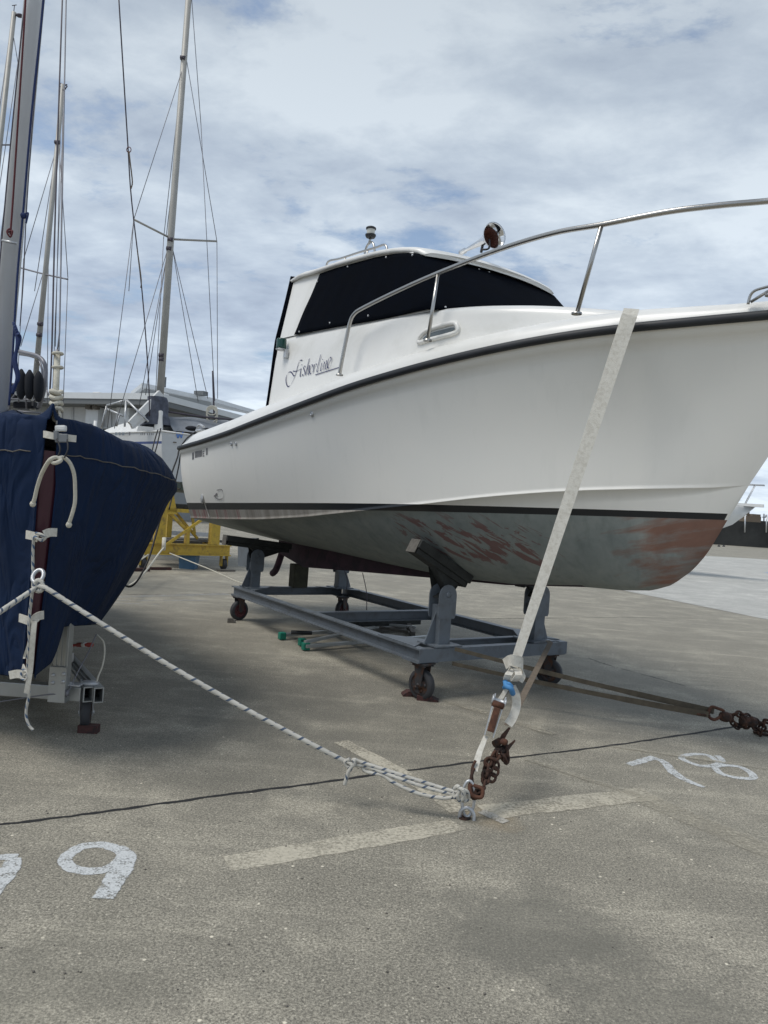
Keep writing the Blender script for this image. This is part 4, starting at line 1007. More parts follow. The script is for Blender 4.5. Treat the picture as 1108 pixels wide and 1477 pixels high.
m_.band(smooth([D(738, 990, 3.86), D(744, 1003, 3.84), D(745, 1018, 3.83), D(740, 1034, 3.8), D(733, 1045, 3.78)], 5), .045, Rv, .004)
m_.band([D(701, 1062, 3.76), D(692, 1084, 3.68), D(684, 1112, 3.6)], [.022, .028, .034], Rv, .004)
part('strap_tail', m_, M['web'], ws)
rt = MB()
ra, rb_ = D(722, 1003, 3.80), D(705, 1062, 3.74); dR = (rb_-ra).normalized(); sR = Rv-dR*Rv.dot(dR); sR.normalize(); nR = sR.cross(dR)
for s2 in (-1, 1): rt.prism([ra+sR*(s2*.026)+nR*.018, ra+sR*(s2*.026)-nR*.018, rb_+sR*(s2*.020)-nR*.012, rb_+sR*(s2*.020)+nR*.012], sR*(s2*.004))
rt.lathe(ra+dR*.03-sR*.036, sR, [(.001, 0), (.024, 0), (.024, .006), (.012, .008), (.012, .064), (.024, .066), (.024, .072), (.001, .072)], 14)
rto = part('ratchet_frame', rt, M['galv'], ws)
r2 = MB(); r2.beam(ra+dR*.065-nR*.016, ra+dR*.19-nR*.012, .034, .016, nR, .004); r2.lathe(ra+dR*.05-sR*.030-nR*.01, sR, [(.001, 0), (.017, 0), (.017, .060), (.001, .060)], 12); part('ratchet_handle', r2, M['rustred'], rto)
r3 = MB(); hk = [D(684, 1108, 3.6), D(680, 1120, 3.58), D(679, 1135, 3.56), D(684, 1146, 3.55), D(692, 1150, 3.55), D(695, 1146, 3.56)]
r3.tube(smooth(hk, 5), .008, 8); r3.tube(smooth([D(686, 1097, 3.62), D(681, 1110, 3.6), D(682, 1130, 3.57), D(688, 1148, 3.55)], 5), .007, 8); part('strap_hook', r3, M['rust'], ws)
# ground ring (elongated link through an eye)
gr_ = thing('ground_ring', 'shiny steel anchor ring standing up from its eye in the concrete, holding rope and strap', 'anchor ring', RG)
m_ = MB(); tp = D(677, 1126, 3.56); bt_ = D(674, 1178, 3.56); c = (tp+bt_)/2; hh = (tp-bt_).length/2; d1 = (tp-bt_).normalized(); s1 = Rv-d1*Rv.dot(d1); s1.normalize()
m_.tube([c+d1*hh*math.cos(2*math.pi*k/24)+s1*(.030*math.sin(2*math.pi*k/24)) for k in range(24)], .0075, 8, closed=True); part('ring_link', m_, M['galv'], gr_)
m_ = MB(); e = G(670, 1180); m_.tube(smooth([e+Vector((-.025, .0, -.01)), e+Vector((-.02, -.005, .035)), e+Vector((.010, -.01, .055)), e+Vector((.04, -.015, .03)), e+Vector((.042, -.02, -.01))], 5), .009, 8); part('ground_eye', m_, M['galv'], gr_)
m_ = MB(); m_.lathe(e+Vector((0, 0, .0)), zU, [(.03, 0), (.03, .006), (.001, .007)], 14); part('eye_base', m_, M['rust'], gr_)
# rusty chain bundle beside the ring with its shackle
ch = thing('rusty_chain', 'rusty chain bundle and shackle between the ground ring and the faded brown strap', 'chain', D(700, 1080, 3.8))
chain(ch, [D(686, 1146, 3.56), D(696, 1138, 3.58), D(700, 1126, 3.62), D(704, 1112, 3.66), D(711, 1100, 3.7), D(720, 1088, 3.74), D(728, 1076, 3.78)], r=.0075)
chain(ch, [D(700, 1118, 3.64), D(702, 1105, 3.66), D(708, 1095, 3.68), D(716, 1104, 3.68), D(710, 1122, 3.66), D(703, 1126, 3.64), D(702, 1112, 3.66)], r=.007, ln=.045)
chain(ch, [D(708, 1098, 3.72), D(716, 1085, 3.74), D(724, 1090, 3.74), D(730, 1098, 3.74), D(729, 1080, 3.76), D(722, 1072, 3.78)], r=.0075)
m_ = MB(); m_.tube(smooth([D(678, 1132, 3.56), D(680, 1146, 3.54), D(694, 1150, 3.54), D(696, 1138, 3.55), D(686, 1134, 3.56)], 4, True), .010, 8, closed=True); part('bow_shackle', m_, M['rustred'], ch)
m_ = MB(); m_.tube([D(718, 1078, 3.76), D(726, 1062, 3.8), D(735, 1050, 3.84)], [.008, .013, .006], 8); m_.tube([D(726, 1090, 3.76), D(733, 1078, 3.78), D(743, 1068, 3.8)], [.012, .011, .004], 8); m_.tube([D(713, 1074, 3.76), D(722, 1068, 3.78)], [.02, .018], 8)
part('load_binder', m_, M['rust'], ch)
m_ = MB(); m_.sphere(D(727, 1070, 3.74), .022, 10, (1, .8, .8)); part('binder_knob', m_, M['rustred'], ch)
# faded strap up to the cradle
fs = MB(); P0, P1 = G(794, 927, .43), D(733, 1046, 3.92)
pp = [P0-uA*.0+vA*.0+Vector((0, .10, -.0)), P0]+[P0.lerp(P1, i/8) for i in range(1, 9)]
fs.band(pp, .042, Rv, .003)
single('tie_down_strap', fs, M['tan'], 'faded brown strap from the grey cradle front beam to the rusty chain bundle', 'strap')
# two dark straps to the right hand chain
RC = G(1096, 1059)
HK = D(1032, 1030, 5.25)
for (st0, mid_, lab) in (((656, 936, 5.75), (1030, 1026, 5.27), 'upper of two dark brown straps stretching from the grey cradle to the right-hand chain'), ((652, 957, 5.85), (1022, 1031, 5.22), 'lower of two dark brown straps stretching from the grey cradle to the right-hand chain')):
    m_ = MB(); p, q = D(*st0), D(*mid_); P = [p.lerp(q, i/14)-zU*(.012*math.sin(math.pi*i/14)) for i in range(15)]
    m_.band(P, [.03]*4+[.034]*6+[.042]*5, Uv, .004)
    single('lashing_strap', m_, M['brown'], lab, 'strap', group=None)
c2 = thing('rusty_chain', 'dark rusty chain with turnbuckle and hook at the right edge, fixed to a ground ring', 'chain', RC)
m_ = MB(); m_.tube(smooth([D(1026, 1020, 5.27), D(1022, 1032, 5.25), D(1030, 1038, 5.24), D(1040, 1033, 5.25), D(1044, 1026, 5.27), D(1036, 1022, 5.27)], 5, True), .011, 8, closed=True); part('strap_hook', m_, M['rustred'], c2)
m_ = MB(); m_.lathe(D(1040, 1033, 5.25), (D(1054, 1035, 5.26)-D(1040, 1033, 5.25)), [(.001, 0), (.03, 0), (.036, .02), (.036, .05), (.028, .07), (.001, .07)], 10); part('swivel', m_, M['rust'], c2)
chain(c2, [D(1052, 1034, 5.3), D(1062, 1030, 5.3), D(1075, 1032, 5.32), D(1090, 1040, 5.34), D(1102, 1045, 5.36)], ln=.055, r=.008, w=.04)
chain(c2, [D(1054, 1036, 5.28), D(1060, 1046, 5.28), D(1070, 1048, 5.3), D(1084, 1046, 5.32), D(1094, 1054, 5.36), D(1098, 1058, 5.38)], ln=.055, r=.008, w=.04)
chain(c2, [D(1098, 1056, 5.38), D(1100, 1048, 5.36), D(1104, 1040, 5.34), D(1112, 1044, 5.34)], ln=.055, r=.009, w=.045)
m_ = MB(); m_.lathe(D(1068, 1040, 5.28), (D(1092, 1042, 5.28)-D(1068, 1040, 5.28)), [(.001, 0), (.03, 0), (.042, .01), (.035, .03), (.030, .06), (.042, .08), (.034, .11), (.001, .12)], 8, smooth=False); part('load_binder', m_, M['rust'], c2); m_ = MB(); m_.tube([D(1006, 1030, 5.2), D(1024, 1032, 5.24)], .007, 6); part('hook_pin', m_, M['rust'], c2); m_ = MB(); m_.tube([D(1076, 1032, 5.26), D(1076, 1050, 5.26)], .012, 6); part('binder_lever', m_, M['rust'], c2)
m_ = MB(); cc = RC+Vector((.05, 0, .012)); m_.tube([cc+Vector((.09*math.cos(k*math.pi/8), .05*math.sin(k*math.pi/8), 0)) for k in range(16)], .010, 6, closed=True); part('ground_ring_loop', m_, M['rust'], c2)
# ================================================================== COVERED SAILING BOAT ON THE LEFT
OS = Vector((-1.70, 3.72, 0))
def ws2(a, b, z): return OS+uA*a+vA*b+zU*z
sb = thing('covered_sailboat', 'sailing boat under a navy canvas cover, bow on, with maroon stem and thick mast', 'boat', OS, TH)
def lw(P): q = P-OS; return Vector((q.dot(uA), q.dot(vA), q.z))
def B2(a): return 1.13*(1-(1-min(1, max(0, -a)/2.0))**2.5) if a > -2 else 1.13-.10*((-a-2)/4)**2
stem_x = lambda z: -.02-.20*((1.67-z)/1.3)**1.3 if z < 1.67 else -.02
# hull shell
m_ = MB()
for sg in (-1, 1):
    rows = []
    for i in range(40):
        q = (i/39)**1.4; r_ = []
        for k in range(15):
            s = k/14; z = .34+(1.60-.34)*s-.12*q*s*0
            zt_ = 1.60-.17*min(1, q*2.2); z = .50+(zt_-.50)*s
            a = stem_x(z)-5.6*q-.03
            w = (B2(a-stem_x(z)*.0+.0)-.03)*(0.02+.98*s**.85)*.90 if q > 0 else 0
            r_.append(Vector((a, sg*max(0, w*(1 if q > 0 else 0)), z)))
        rows.append(r_)
    m_.grid(rows, flip=sg > 0)
ho = part('hull', m_, M['maroon'], sb, local=True)
# cover: ridge - shoulder - seam - skirt
m_ = MB()
def seamz(a): return interp([(-5.5, 1.50), (-3, 1.46), (-1.5, 1.50), (-.6, 1.575), (0, 1.625)], a)
def hemz(a, sg):
    if sg > 0: return interp([(-5.5, .50), (-1.2, .52), (-.36, .65), (-.29, .62), (-.20, .47), (0, .43)], a)
    return interp([(-5.5, .45), (-1, .40), (0, .43)], a)
def ridgez(a): return interp([(-5.5, 1.9), (-3, 1.93), (-1.7, 1.97), (-1.2, 1.90), (-.75, 1.835), (-.35, 1.80), (-.12, 1.845), (-.03, 1.875), (.03, 1.86)], a)
NA = 70
stopp = {}
def csec(a, q, sg):
    Bx = B2(a)+.03; sh_ = interp([(-1.1, .205), (-.6, .20), (-.25, .20), (-.08, .19), (0, .18)], a)+.030*(abs(math.cos(a*math.pi/.80+.3))-.5)*min(1, -a/.4); zS = seamz(a); zH = hemz(a, sg); zr = ridgez(a); r_ = []
    slot = .012+.030*min(1, -a/.1) if a > -.2 else .04
    scal = .022*abs(math.sin(a*3.6+.4))
    # top part: ridge to shoulder to seam
    for k in range(9):
        s = k/8; b = Bx*s
        z = zr+(zS+sh_-zr)*(s/.82)**.95 if s < .82 else zS+sh_*max(0, 1-((s-.82)/.18))**.62
        z -= (.035+scal)*math.sin(math.pi*min(1, s/.82))*(1 if s < .82 else 0)
        z += .007*math.sin(a*14+s*6)*s*(1-s)*3
        r_.append((b, z))
    for k in range(1, 17):
        s = k/16; z = zS-.0+(zH-zS)*s
        wh = Bx*(1-.045*min(1, s*10)-(.40 if sg > 0 else .42)*s**1.25)
        wh *= 1-.34*s*max(0, 1+a/.6)
        wh += (.034*math.sin(a*11+s*3)+.016*math.sin(a*23-s*5))*s*(1-.3*s)*min(1, -a/.3)
        r_.append((wh, z))
    return [(max(b, .0 if k == 0 else (0.0 if k < 7 else .014 if k < 9 else .048*min(1, (k-8)/1.5)-.018*(k-8)/16)), z) for k, (b, z) in enumerate(r_)]
for sg in (-1, 1):
    rows = []
    for i in range(NA+1):
        q = (i/NA)**1.8; a0 = -5.6*q; sec = csec(a0, q, sg); r_ = []
        for k, (b, z) in enumerate(sec):
            a = a0+(stem_x(z)+.035 if z < 1.7 else .02)
            r_.append(Vector((a, sg*b, z)))
        rows.append(r_)
    m_.grid(rows, flip=sg > 0)
co = part('canvas_cover', m_, M['cover'], sb, local=True, recalc=False); solid(co, .010); subdiv(co, 1)
# piping along the seam (faded reddish stitching)
m_ = MB()
for sg in (-1, 1):
    pts = []
    for i in range(4, NA+1):
        q = (i/NA)**1.8; a0 = -5.6*q; z = seamz(a0); pts.append(Vector((a0+stem_x(z)+.035+rnd.uniform(-.004, .004), sg*(B2(a0)+.038), z+rnd.uniform(-.006, .006))))
    m_.tube(pts, .0032, 5)
part('seam_piping', m_, M['plank'], co, local=True)
# maroon stem edge visible in the gap of the cover
m_ = MB(); rows = []
for k in range(20):
    z = .46+1.17*k/19; x = stem_x(z)+.022; w = .022+.036*(k/19)
    rows.append([Vector((x-.05, -w-.02, z)), Vector((x-.004, -w, z)), Vector((x+.012, 0, z)), Vector((x-.004, w, z)), Vector((x-.05, w+.02, z))])
m_.grid(rows); part('stem', m_, M['maroon'], sb, local=True)
m_ = MB(); bt0 = D(80, 922, 4.35)
# white underbody below the hem
rows = []
for i in range(24):
    q = i/23; a = -.25-4.6*q; r_ = []
    for k in range(9):
        s = k/8; r_.append(Vector((a, (s*2-1)*(.05+.30*min(1, q*2.2)), .47+.10*abs(s*2-1)**1.5+.0*q)))
    rows.append(r_)
m_.grid(rows); part('underbody', m_, M['cream'], sb, local=True)
# mast
m_ = MB(); mb0, mt = D(-4, 600, 5.1), D(49.5, 0, 5.1); dirm = (mt-mb0)/(mt-mb0).length
m0 = mb0-dirm*.75; m1 = mb0+dirm*8.3
m_.tube([m0, m1], .066, 20, flat=(1.0, 1.0)); mo = part('mast', m_, M['alumd'], sb)
m_ = MB(); t0 = m0.lerp(m1, .1)
m_.tube([mb0-uA*.068, m1-uA*.068], .010, 6); part('sail_track', m_, M['wired'], mo)
def line(name, root, p, q, r, m='wire', label=None, sag=0.0):
    mb = MB(); P = [p.lerp(q, i/12)-zU*(sag*math.sin(math.pi*i/12)) for i in range(13)] if sag else [p, q]
    mb.tube(P, r, 5 if r < .01 else 8); o = part(name, mb, M[m], root); return o
ropes = [((37, 0, 4.95), (5, 330, 4.95), 'redl'), ((62.5, 0, 5.0), (25, 350, 5.0), 'bluel2')]
M['redl'] = mat('red_halyard', (.10, .02, .025), .85, var=.25, scale=80)
M['bluel2'] = mat('blue_halyard', (.018, .034, .11), .85, var=.25, scale=80)
def dd(pts, r, name, root, m, n=6, k=4):
    mb = MB(); mb.tube(smooth([D(*p) for p in pts], k), r, n); return part(name, mb, M[m], root)
dd([(41, -120, 4.95), (37, 0, 4.95), (27, 160, 4.95), (19, 285, 4.95), (15, 338, 4.93)], .007, 'halyard', sb, 'redl')
dd([(12, 335, 4.9), (18, 333, 4.88), (15, 342, 4.88), (10, 334, 4.88), (14, 330, 4.9)], .006, 'halyard_knot', sb, 'redl')
dd([(36, 0, 5.0), (16, 200, 5.0), (4, 330, 5.0), (-4, 420, 5.0)], .005, 'shroud', sb, 'wired')
dd([(68, -120, 5.0), (62.5, 0, 5.0), (46, 160, 5.0), (34, 300, 5.0), (25, 400, 5.0), (18, 520, 5.0), (13, 585, 5.0)], .008, 'halyard', sb, 'bluel2')
dd([(64, 0, 5.05), (47, 180, 5.05), (38, 310, 5.05), (34, 400, 5.05), (29, 470, 5.05)], .004, 'halyard', sb, 'wired')
m_ = MB(); c = D(34, 311, 5.0); m_.sphere(c, .022, 8); m_.tube(smooth([c, c+Vector((.03, 0, .02)), c+Vector((.02, 0, -.05))], 4), .007, 6); part('halyard_shackle', m_, M['bluel2'], sb)
m_ = MB(); c = D(14, 349, 4.9); m_.tube([c-Rv*.05+Uv*.01, c+Rv*.05-Uv*.01], .009, 6); part('mast_cleat', m_, M['galv'], sb)
m_ = MB()
for k in range(5):
    o_ = k*1.4; m_.tube(smooth([D(20+o_, 465+4*k, 4.98-.01*k), D(25+o_*.7, 490, 4.97), D(23-o_*.5, 520, 4.96), D(27-o_*.4, 545, 4.96), D(18, 560+2*k, 4.97)], 5), .011, 7)
part('rope_coil', m_, M['bluel2'], sb)
# forestay with furler foot and lashing
fb = D(79, 604, 3.80); f1 = D(83, 520, 3.86); f2 = D(86, 480, 3.9); f3 = D(95.5, 0, 4.55); f4 = D(98, -200, 4.8)
m_ = MB(); m_.tube([fb, D(83.2, 505, 3.87)], .0105, 10); m_.tube([D(83.2, 505, 3.87), f2, f3, f4], .0042, 6); fo = part('forestay', m_, M['wire'], sb)
dd([(90, 0, 4.7), (80, 300, 4.3), (75, 500, 4.1), (72, 565, 4.05)], .005, 'forestay_halyard', sb, 'wired')
m_ = MB(); m_.tube([fb+zU*.03, D(83, 512, 3.87)], .0155, 10); part('furler_tube', m_, M['rope'], fo)
m_ = MB(); 
for k in range(4):
    c = D(81.2+k*.1, 566+k*8.2, 3.79); m_.tube([c+Rv*(.024*math.cos(t))+Fv*(.024*math.sin(t))+Uv*(.006*math.sin(2*t+k)) for t in [i*math.pi/6 for i in range(12)]], .012, 8, closed=True)
m_.tube(smooth([D(78, 592, 3.78), D(76.5, 601, 3.77), D(79, 607, 3.77), D(86, 604, 3.77), D(86, 596, 3.77), D(84, 592, 3.78)], 4), .007, 6)
part('rope_lashing', m_, M['rope'], fo)
for k, y in enumerate((510, 530)):
    m_ = MB(); c = D(83.5, y, 3.86); m_.tube([c+Rv*(.022*math.cos(t))+Fv*(.022*math.sin(t)) for t in [i*math.pi/6 for i in range(12)]], .008, 8, closed=True); part('rope_whipping', m_, M['rope'], fo)
m_ = MB(); m_.box(D(88, 618, 3.72), (.055, .03, .032), (Rv, Fv, Uv), .010); m_.tube([D(83, 612, 3.74), D(83.5, 600, 3.76)], .008, 8); m_.tube([D(79, 606, 3.76), D(88, 606, 3.76)], .006, 6)
part('stem_fitting', m_, M['white'], sb)
# webbing buckle band across the nose of the cover
m_ = MB(); m_.band(smooth([D(62, 626, 3.70), D(68, 627, 3.655), D(78, 629, 3.645), D(92, 631, 3.655), D(110, 633, 3.69)], 4), .034, Uv, .006); bo = part('nose_strap', m_, M['web'], sb)
m_ = MB(); m_.box(D(89, 632, 3.635), (.062, .016, .042), (Rv, Fv, Uv), .005); m_.box(D(81, 628, 3.63), (.02, .016, .046), (Rv, Fv, Uv), .003); part('buckle', m_, M['greypl'], bo)
# white cords hanging from the nose
dd([(71, 664, 3.53), (79, 668, 3.49), (88, 664, 3.51), (82, 660, 3.51), (74, 662, 3.49), (68, 669, 3.51), (60, 684, 3.57), (54, 702, 3.61), (50, 719, 3.63), (47.5, 726, 3.64)], .0095, 'hanging_cord', sb, 'rope', 8)
dd([(84, 661, 3.51), (92, 660, 3.53), (101, 668, 3.55), (107, 684, 3.57), (108.5, 705, 3.59), (108, 726, 3.60), (103, 745, 3.61), (99.5, 755, 3.62)], .0095, 'hanging_cord', sb, 'rope', 8)
m_ = MB(); m_.sphere(D(47.5, 727, 3.64), .016, 8); m_.sphere(D(99.5, 757, 3.62), .016, 8); part('cord_knot', m_, M['rope'], sb)
dd([(82, 633, 3.54), (87, 648, 3.52), (82, 662, 3.51)], .004, 'thin_cord', sb, 'cable'); dd([(97, 634, 3.55), (98, 648, 3.53), (93, 660, 3.52)], .004, 'thin_cord', sb, 'cable')
# webbing tabs down the stem gap
def tab(pts, w=.042):
    m_ = MB(); m_.band(smooth([D(*p) for p in pts], 3), w, Uv, .006); part('webbing_tab', m_, M['web'], sb)
tab([(38, 771, 3.71), (47, 773, 3.68), (55, 776, 3.67)]); tab([(64, 771, 3.67), (72, 768, 3.68), (82, 768, 3.71)])
tab([(28, 891, 3.77), (37, 894, 3.74), (47, 897, 3.73)]); tab([(48, 895, 3.73), (55, 889, 3.74), (63, 887, 3.77)])
tab([(14, 974, 3.83), (24, 972, 3.81), (34, 973, 3.79)]); tab([(33, 961, 3.81), (36, 968, 3.79), (38, 976, 3.79)], .03)
# lacing cord
m_ = MB()
m_.tube(smooth([D(56, 770, 3.65), D(64, 776, 3.64), D(57, 778, 3.64), D(50, 775, 3.65), D(48, 790, 3.67), D(47.5, 820, 3.68), D(47.5, 845, 3.68), D(46, 860, 3.68), D(43, 885, 3.71), D(42, 900, 3.71), D(42, 930, 3.74), D(40, 960, 3.76), D(41.5, 985, 3.77), D(42, 1003, 3.78), D(38.5, 1020, 3.79), D(38, 1034, 3.79), D(42, 1046, 3.79), D(48, 1053, 3.79)], 6), .0072, 8)
m_.tube(smooth([D(52, 769, 3.64), D(60, 771, 3.63), D(66, 775, 3.64), D(60, 780, 3.64), D(54, 776, 3.64)], 4), .007, 8)
m_.tube(smooth([D(33, 966, 3.77), D(40, 970, 3.76), D(38, 980, 3.76), D(31, 978, 3.77), D(30, 970, 3.78)], 4), .007, 8)
part('lacing_cord', m_, M['fleck2'], sb)
m_ = MB(); m_.band(smooth([D(50, 896, 3.71), D(48, 915, 3.71), D(46, 940, 3.73), D(44, 965, 3.75), D(41, 985, 3.76), D(38, 1000, 3.77)], 4), .026, Rv, .004); m_.band(smooth([D(46, 898, 3.72), D(42, 925, 3.74), D(36, 945, 3.77), D(35, 950, 3.77)], 4), .012, Rv, .003); part('webbing_tail', m_, M['web'], sb)
m_ = MB(); m_.tube([D(55, 831, 3.66)+Rv*(.026*math.cos(t))+Uv*(.030*math.sin(t))+Fv*(.02*math.sin(t)) for t in [i*math.pi/8 for i in range(16)]], .010, 8, closed=True); m_.box(D(57, 843, 3.67), (.035, .03, .05), (Rv, Fv, Uv), .008); part('bow_ring', m_, M['galv'], sb)
# mooring ropes from the bow ring
RG2 = D(668, 1144, 3.55)
Pr = [D(56, 845, 3.64), D(66, 848, 3.63)]
for q in [i/22 for i in range(1, 23)]:
    px = 66+(503-66)*q; py = 848+(1101-848)*q+9*math.sin(math.pi*q); Pr.append(D(px, py, 3.63+(3.62-3.63)*q))
mr = MB(); mr.tube(smooth(Pr, 3), .0125, 10)
mr.tube([D(56, 845, 3.64)+Rv*(.02*math.cos(t))+Uv*(.026*math.sin(t)) for t in [i*math.pi/8 for i in range(16)]], .0125, 8, closed=True)
mr2 = [
 [(503, 1101, 3.62), (511, 1096, 3.60), (520, 1099, 3.60), (560, 1112, 3.58), (610, 1128, 3.56), (655, 1142, 3.53), (664, 1143, 3.52)],
 [(503, 1101, 3.63), (514, 1104, 3.60), (528, 1105, 3.60), (565, 1119, 3.57), (612, 1135, 3.55), (655, 1146, 3.53)],
 [(520, 1099, 3.62), (527, 1112, 3.60), (552, 1118, 3.58), (570, 1130, 3.56), (605, 1145, 3.54), (640, 1151, 3.53), (658, 1148, 3.52)],
 [(500, 1098, 3.60), (508, 1104, 3.58), (503, 1113, 3.58), (500, 1122, 3.58), (497, 1132, 3.58)],
 [(655, 1138, 3.50), (660, 1134, 3.49), (663, 1140, 3.49), (657, 1150, 3.50), (653, 1143, 3.51)],
 [(661, 1136, 3.49), (668, 1140, 3.48), (669, 1150, 3.49), (663, 1154, 3.50), (659, 1146, 3.49)],
 [(664, 1138, 3.49), (674, 1142, 3.50), (675, 1152, 3.52), (668, 1156, 3.50)],
 [(505, 1095, 3.59), (498, 1099, 3.60), (502, 1106, 3.60), (511, 1104, 3.58), (511, 1096, 3.58)]]
for P in mr2: mr.tube(smooth([D(*p) for p in P], 6), .0095, 8)
single('mooring_rope', mr, M['fleck'], 'white rope with blue flecks from the covered bow down to the ground ring', 'rope', base=RG2)
mr = MB(); P = [D(56, 845, 3.64)]+[D(52-110*q, 848+73*q, 3.64-.5*q) for q in [i/8 for i in range(9)]]; mr.tube(P, .0125, 10)
single('mooring_rope', mr, M['fleck'], 'white rope with dark blue flecks, leaving the covered bow towards the left edge', 'rope')
# ------------------------------------------------------------------ its aluminium trailer
tl = thing('boat_trailer', 'silver aluminium trailer frame under the navy covered boat', 'trailer', D(60, 1010, 4.4))
zb = .235
C1 = D(132, 994, 4.42); C1.z = zb
m_ = MB(); lft = C1-Vector((1, 0, 0))*2.6+Vector((0, .05, 0)); m_.beam(C1-Rv*.05, Vector((C1.x-2.6, C1.y+.02, zb)), .07, .085, bev=.006)
part('front_beam', m_, M['alum'], tl)
for k, o_ in enumerate((0, .062)):
    m_ = MB(); p0 = C1+Vector((-.005+o_, -.03, 0)); p1 = p0-uA*2.8
    d_2 = -uA; sd2 = d_2.cross(zU)
    w = .056
    # open box tube: four walls
    for sx, sz, ww, hh2 in ((-1, 0, .006, .09), (1, 0, .006, .09), (0, 1, w-.012, .006), (0, -1, w-.012, .006)):
        off = sd2*(sx*(w/2-.003))+zU*(sz*(.045-.003)); m_.beam(p0+off, p1+off, ww, hh2)
    part('side_tube', m_, M['alum'], tl)
m_ = MB(); m_.beam(C1-uA*.06+zU*.05+Vector((-.02, 0, 0)), C1-uA*2.6+zU*.05, .085, .018)
for k in (-.03, 0, .03): m_.beam(C1-uA*.06+zU*.062+Vector((k-.02, 0, 0)), C1-uA*2.6+zU*.062+Vector((k, 0, 0)), .008, .012)
part('top_rail', m_, M['alum'], tl)
m_ = MB(); pb_ = D(88, 990, 4.36); pt_ = D(94, 905, 4.36); pt_ = Vector((pb_.x+.0, pb_.y, .66)); pb_.z = .19
m_.box((pb_+pt_)/2, (.085, .06, pt_.z-pb_.z), bev=.004)
for k in (-.028, 0, .028): m_.box((pb_+pt_)/2+Vector((k, -.032, .03)), (.008, .008, pt_.z-pb_.z-.1))
po = part('upright', m_, M['alum'], tl)
m_ = MB(); m_.box(Vector((pb_.x-.005, pb_.y-.042, .30)), (.10, .008, .21), bev=.003); part('joint_plate', m_, M['alum'], po)
for dx, dz in ((-.03, .055), (.03, .065), (.03, .02), (-.03, .01)):
    m_ = MB(); m_.lathe(Vector((pb_.x+dx, pb_.y-.046, .30+dz)), (0, -1, 0), [(.011, 0), (.011, .006), (.005, .009), (.001, .009)], 10); part('bolt', m_, M['galv'], po)
m_ = MB(); m_.box(C1+Vector((-.10, -.02, .052)), (.10, .07, .012), bev=.004); m_.lathe(C1+Vector((-.11, -.03, .058)), zU, [(.013, 0), (.013, .010), (.001, .012)], 6); m_.sphere(C1+Vector((-.02, .02, .055)), .045, 10, (1.3, .8, .4)); part('corner_bracket', m_, M['galv'], tl)
# winch with red and white handle
m_ = MB(); m_.box(D(85, 946, 4.8), (.05, .05, .09), bev=.01); m_.box(D(94, 948, 4.85), (.10, .05, .06), bev=.008); wo_ = part('winch', m_, M['galv'], tl)
m_ = MB(); m_.tube([D(80, 936, 4.75), D(98, 932, 4.75), D(112, 930, 4.75)], .008, 6); m_.tube([D(112, 930, 4.75), D(133, 930, 4.7)], .014, 8); part('winch_handle', m_, M['redhandle'], wo_)
m_ = MB(); m_.tube([D(119, 930, 4.73), D(126, 930, 4.72)], .0155, 8); part('handle_band', m_, M['white'], wo_)
# caster
wc = G(123, 1051); r = .098; wc.z = r+.004; wc.x -= .0
m_ = MB(); axw = Vector((.96, .28, 0)).normalized(); fw2 = Vector((-.28, .96, 0))
m_.lathe(wc-axw*.026, axw, [(r*.55, 0), (r*.92, .001), (r, .012), (r, .040), (r*.92, .051), (r*.55, .052)], 28); wh = part('caster_wheel', m_, M['tyre'], tl)
m_ = MB(); m_.lathe(wc-axw*.028, axw, [(.001, 0), (r*.58, .002), (r*.58, .054), (.001, .056)], 20); part('wheel_hub', m_, M['navyhub'] if 'navyhub' in M else M['castm'], wh)
m_ = MB()
for s2 in (-1, 1): m_.prism([wc+axw*(s2*.034)+fw2*.0-zU*.02-fw2*.02, wc+axw*(s2*.034)-zU*.02+fw2*.02, wc+axw*(s2*.034)+zU*.085+fw2*.045, wc+axw*(s2*.034)+zU*.085-fw2*.045], axw*(s2*.005))
m_.box(wc+zU*.088, (.085, .10, .010), (axw, fw2, zU)); m_.lathe(wc-axw*.046, axw, [(.001, 0), (.010, 0), (.010, .092), (.001, .092)], 8); part('caster_fork', m_, M['galv'], tl)
chock(G(128, 1056), .06, 'dark red block under the small wheel of the silver trailer', (.115, .06, .045), group='chocks at the casters')
# cords from hem corner to the trailer
m_ = MB(); m_.tube(smooth([D(139, 915, 4.6), D(128, 940, 4.5), D(112, 970, 4.42), D(98, 1000, 4.34), D(96, 1006, 4.33)], 5), .004, 5); m_.tube(smooth([D(96, 1000, 4.33), D(60, 1003, 4.3), D(0, 1012, 4.25), D(-30, 1016, 4.2)], 4), .004, 5); m_.tube([D(97, 995, 4.33), D(97, 1004, 4.32)], .012, 8)
single('tension_line', m_, M['wire'], 'thin grey line from the cover corner down to the silver trailer beam', 'line')
m_ = MB(); m_.tube(smooth([D(140, 916, 4.6), D(149, 925, 4.58), D(151, 940, 4.55), D(148, 960, 4.5), D(142, 975, 4.45), D(140, 983, 4.43)], 5), .0055, 6)
single('white_cord', m_, M['rope'], 'short curved white cord from the cover corner to the end of the silver trailer', 'cord')
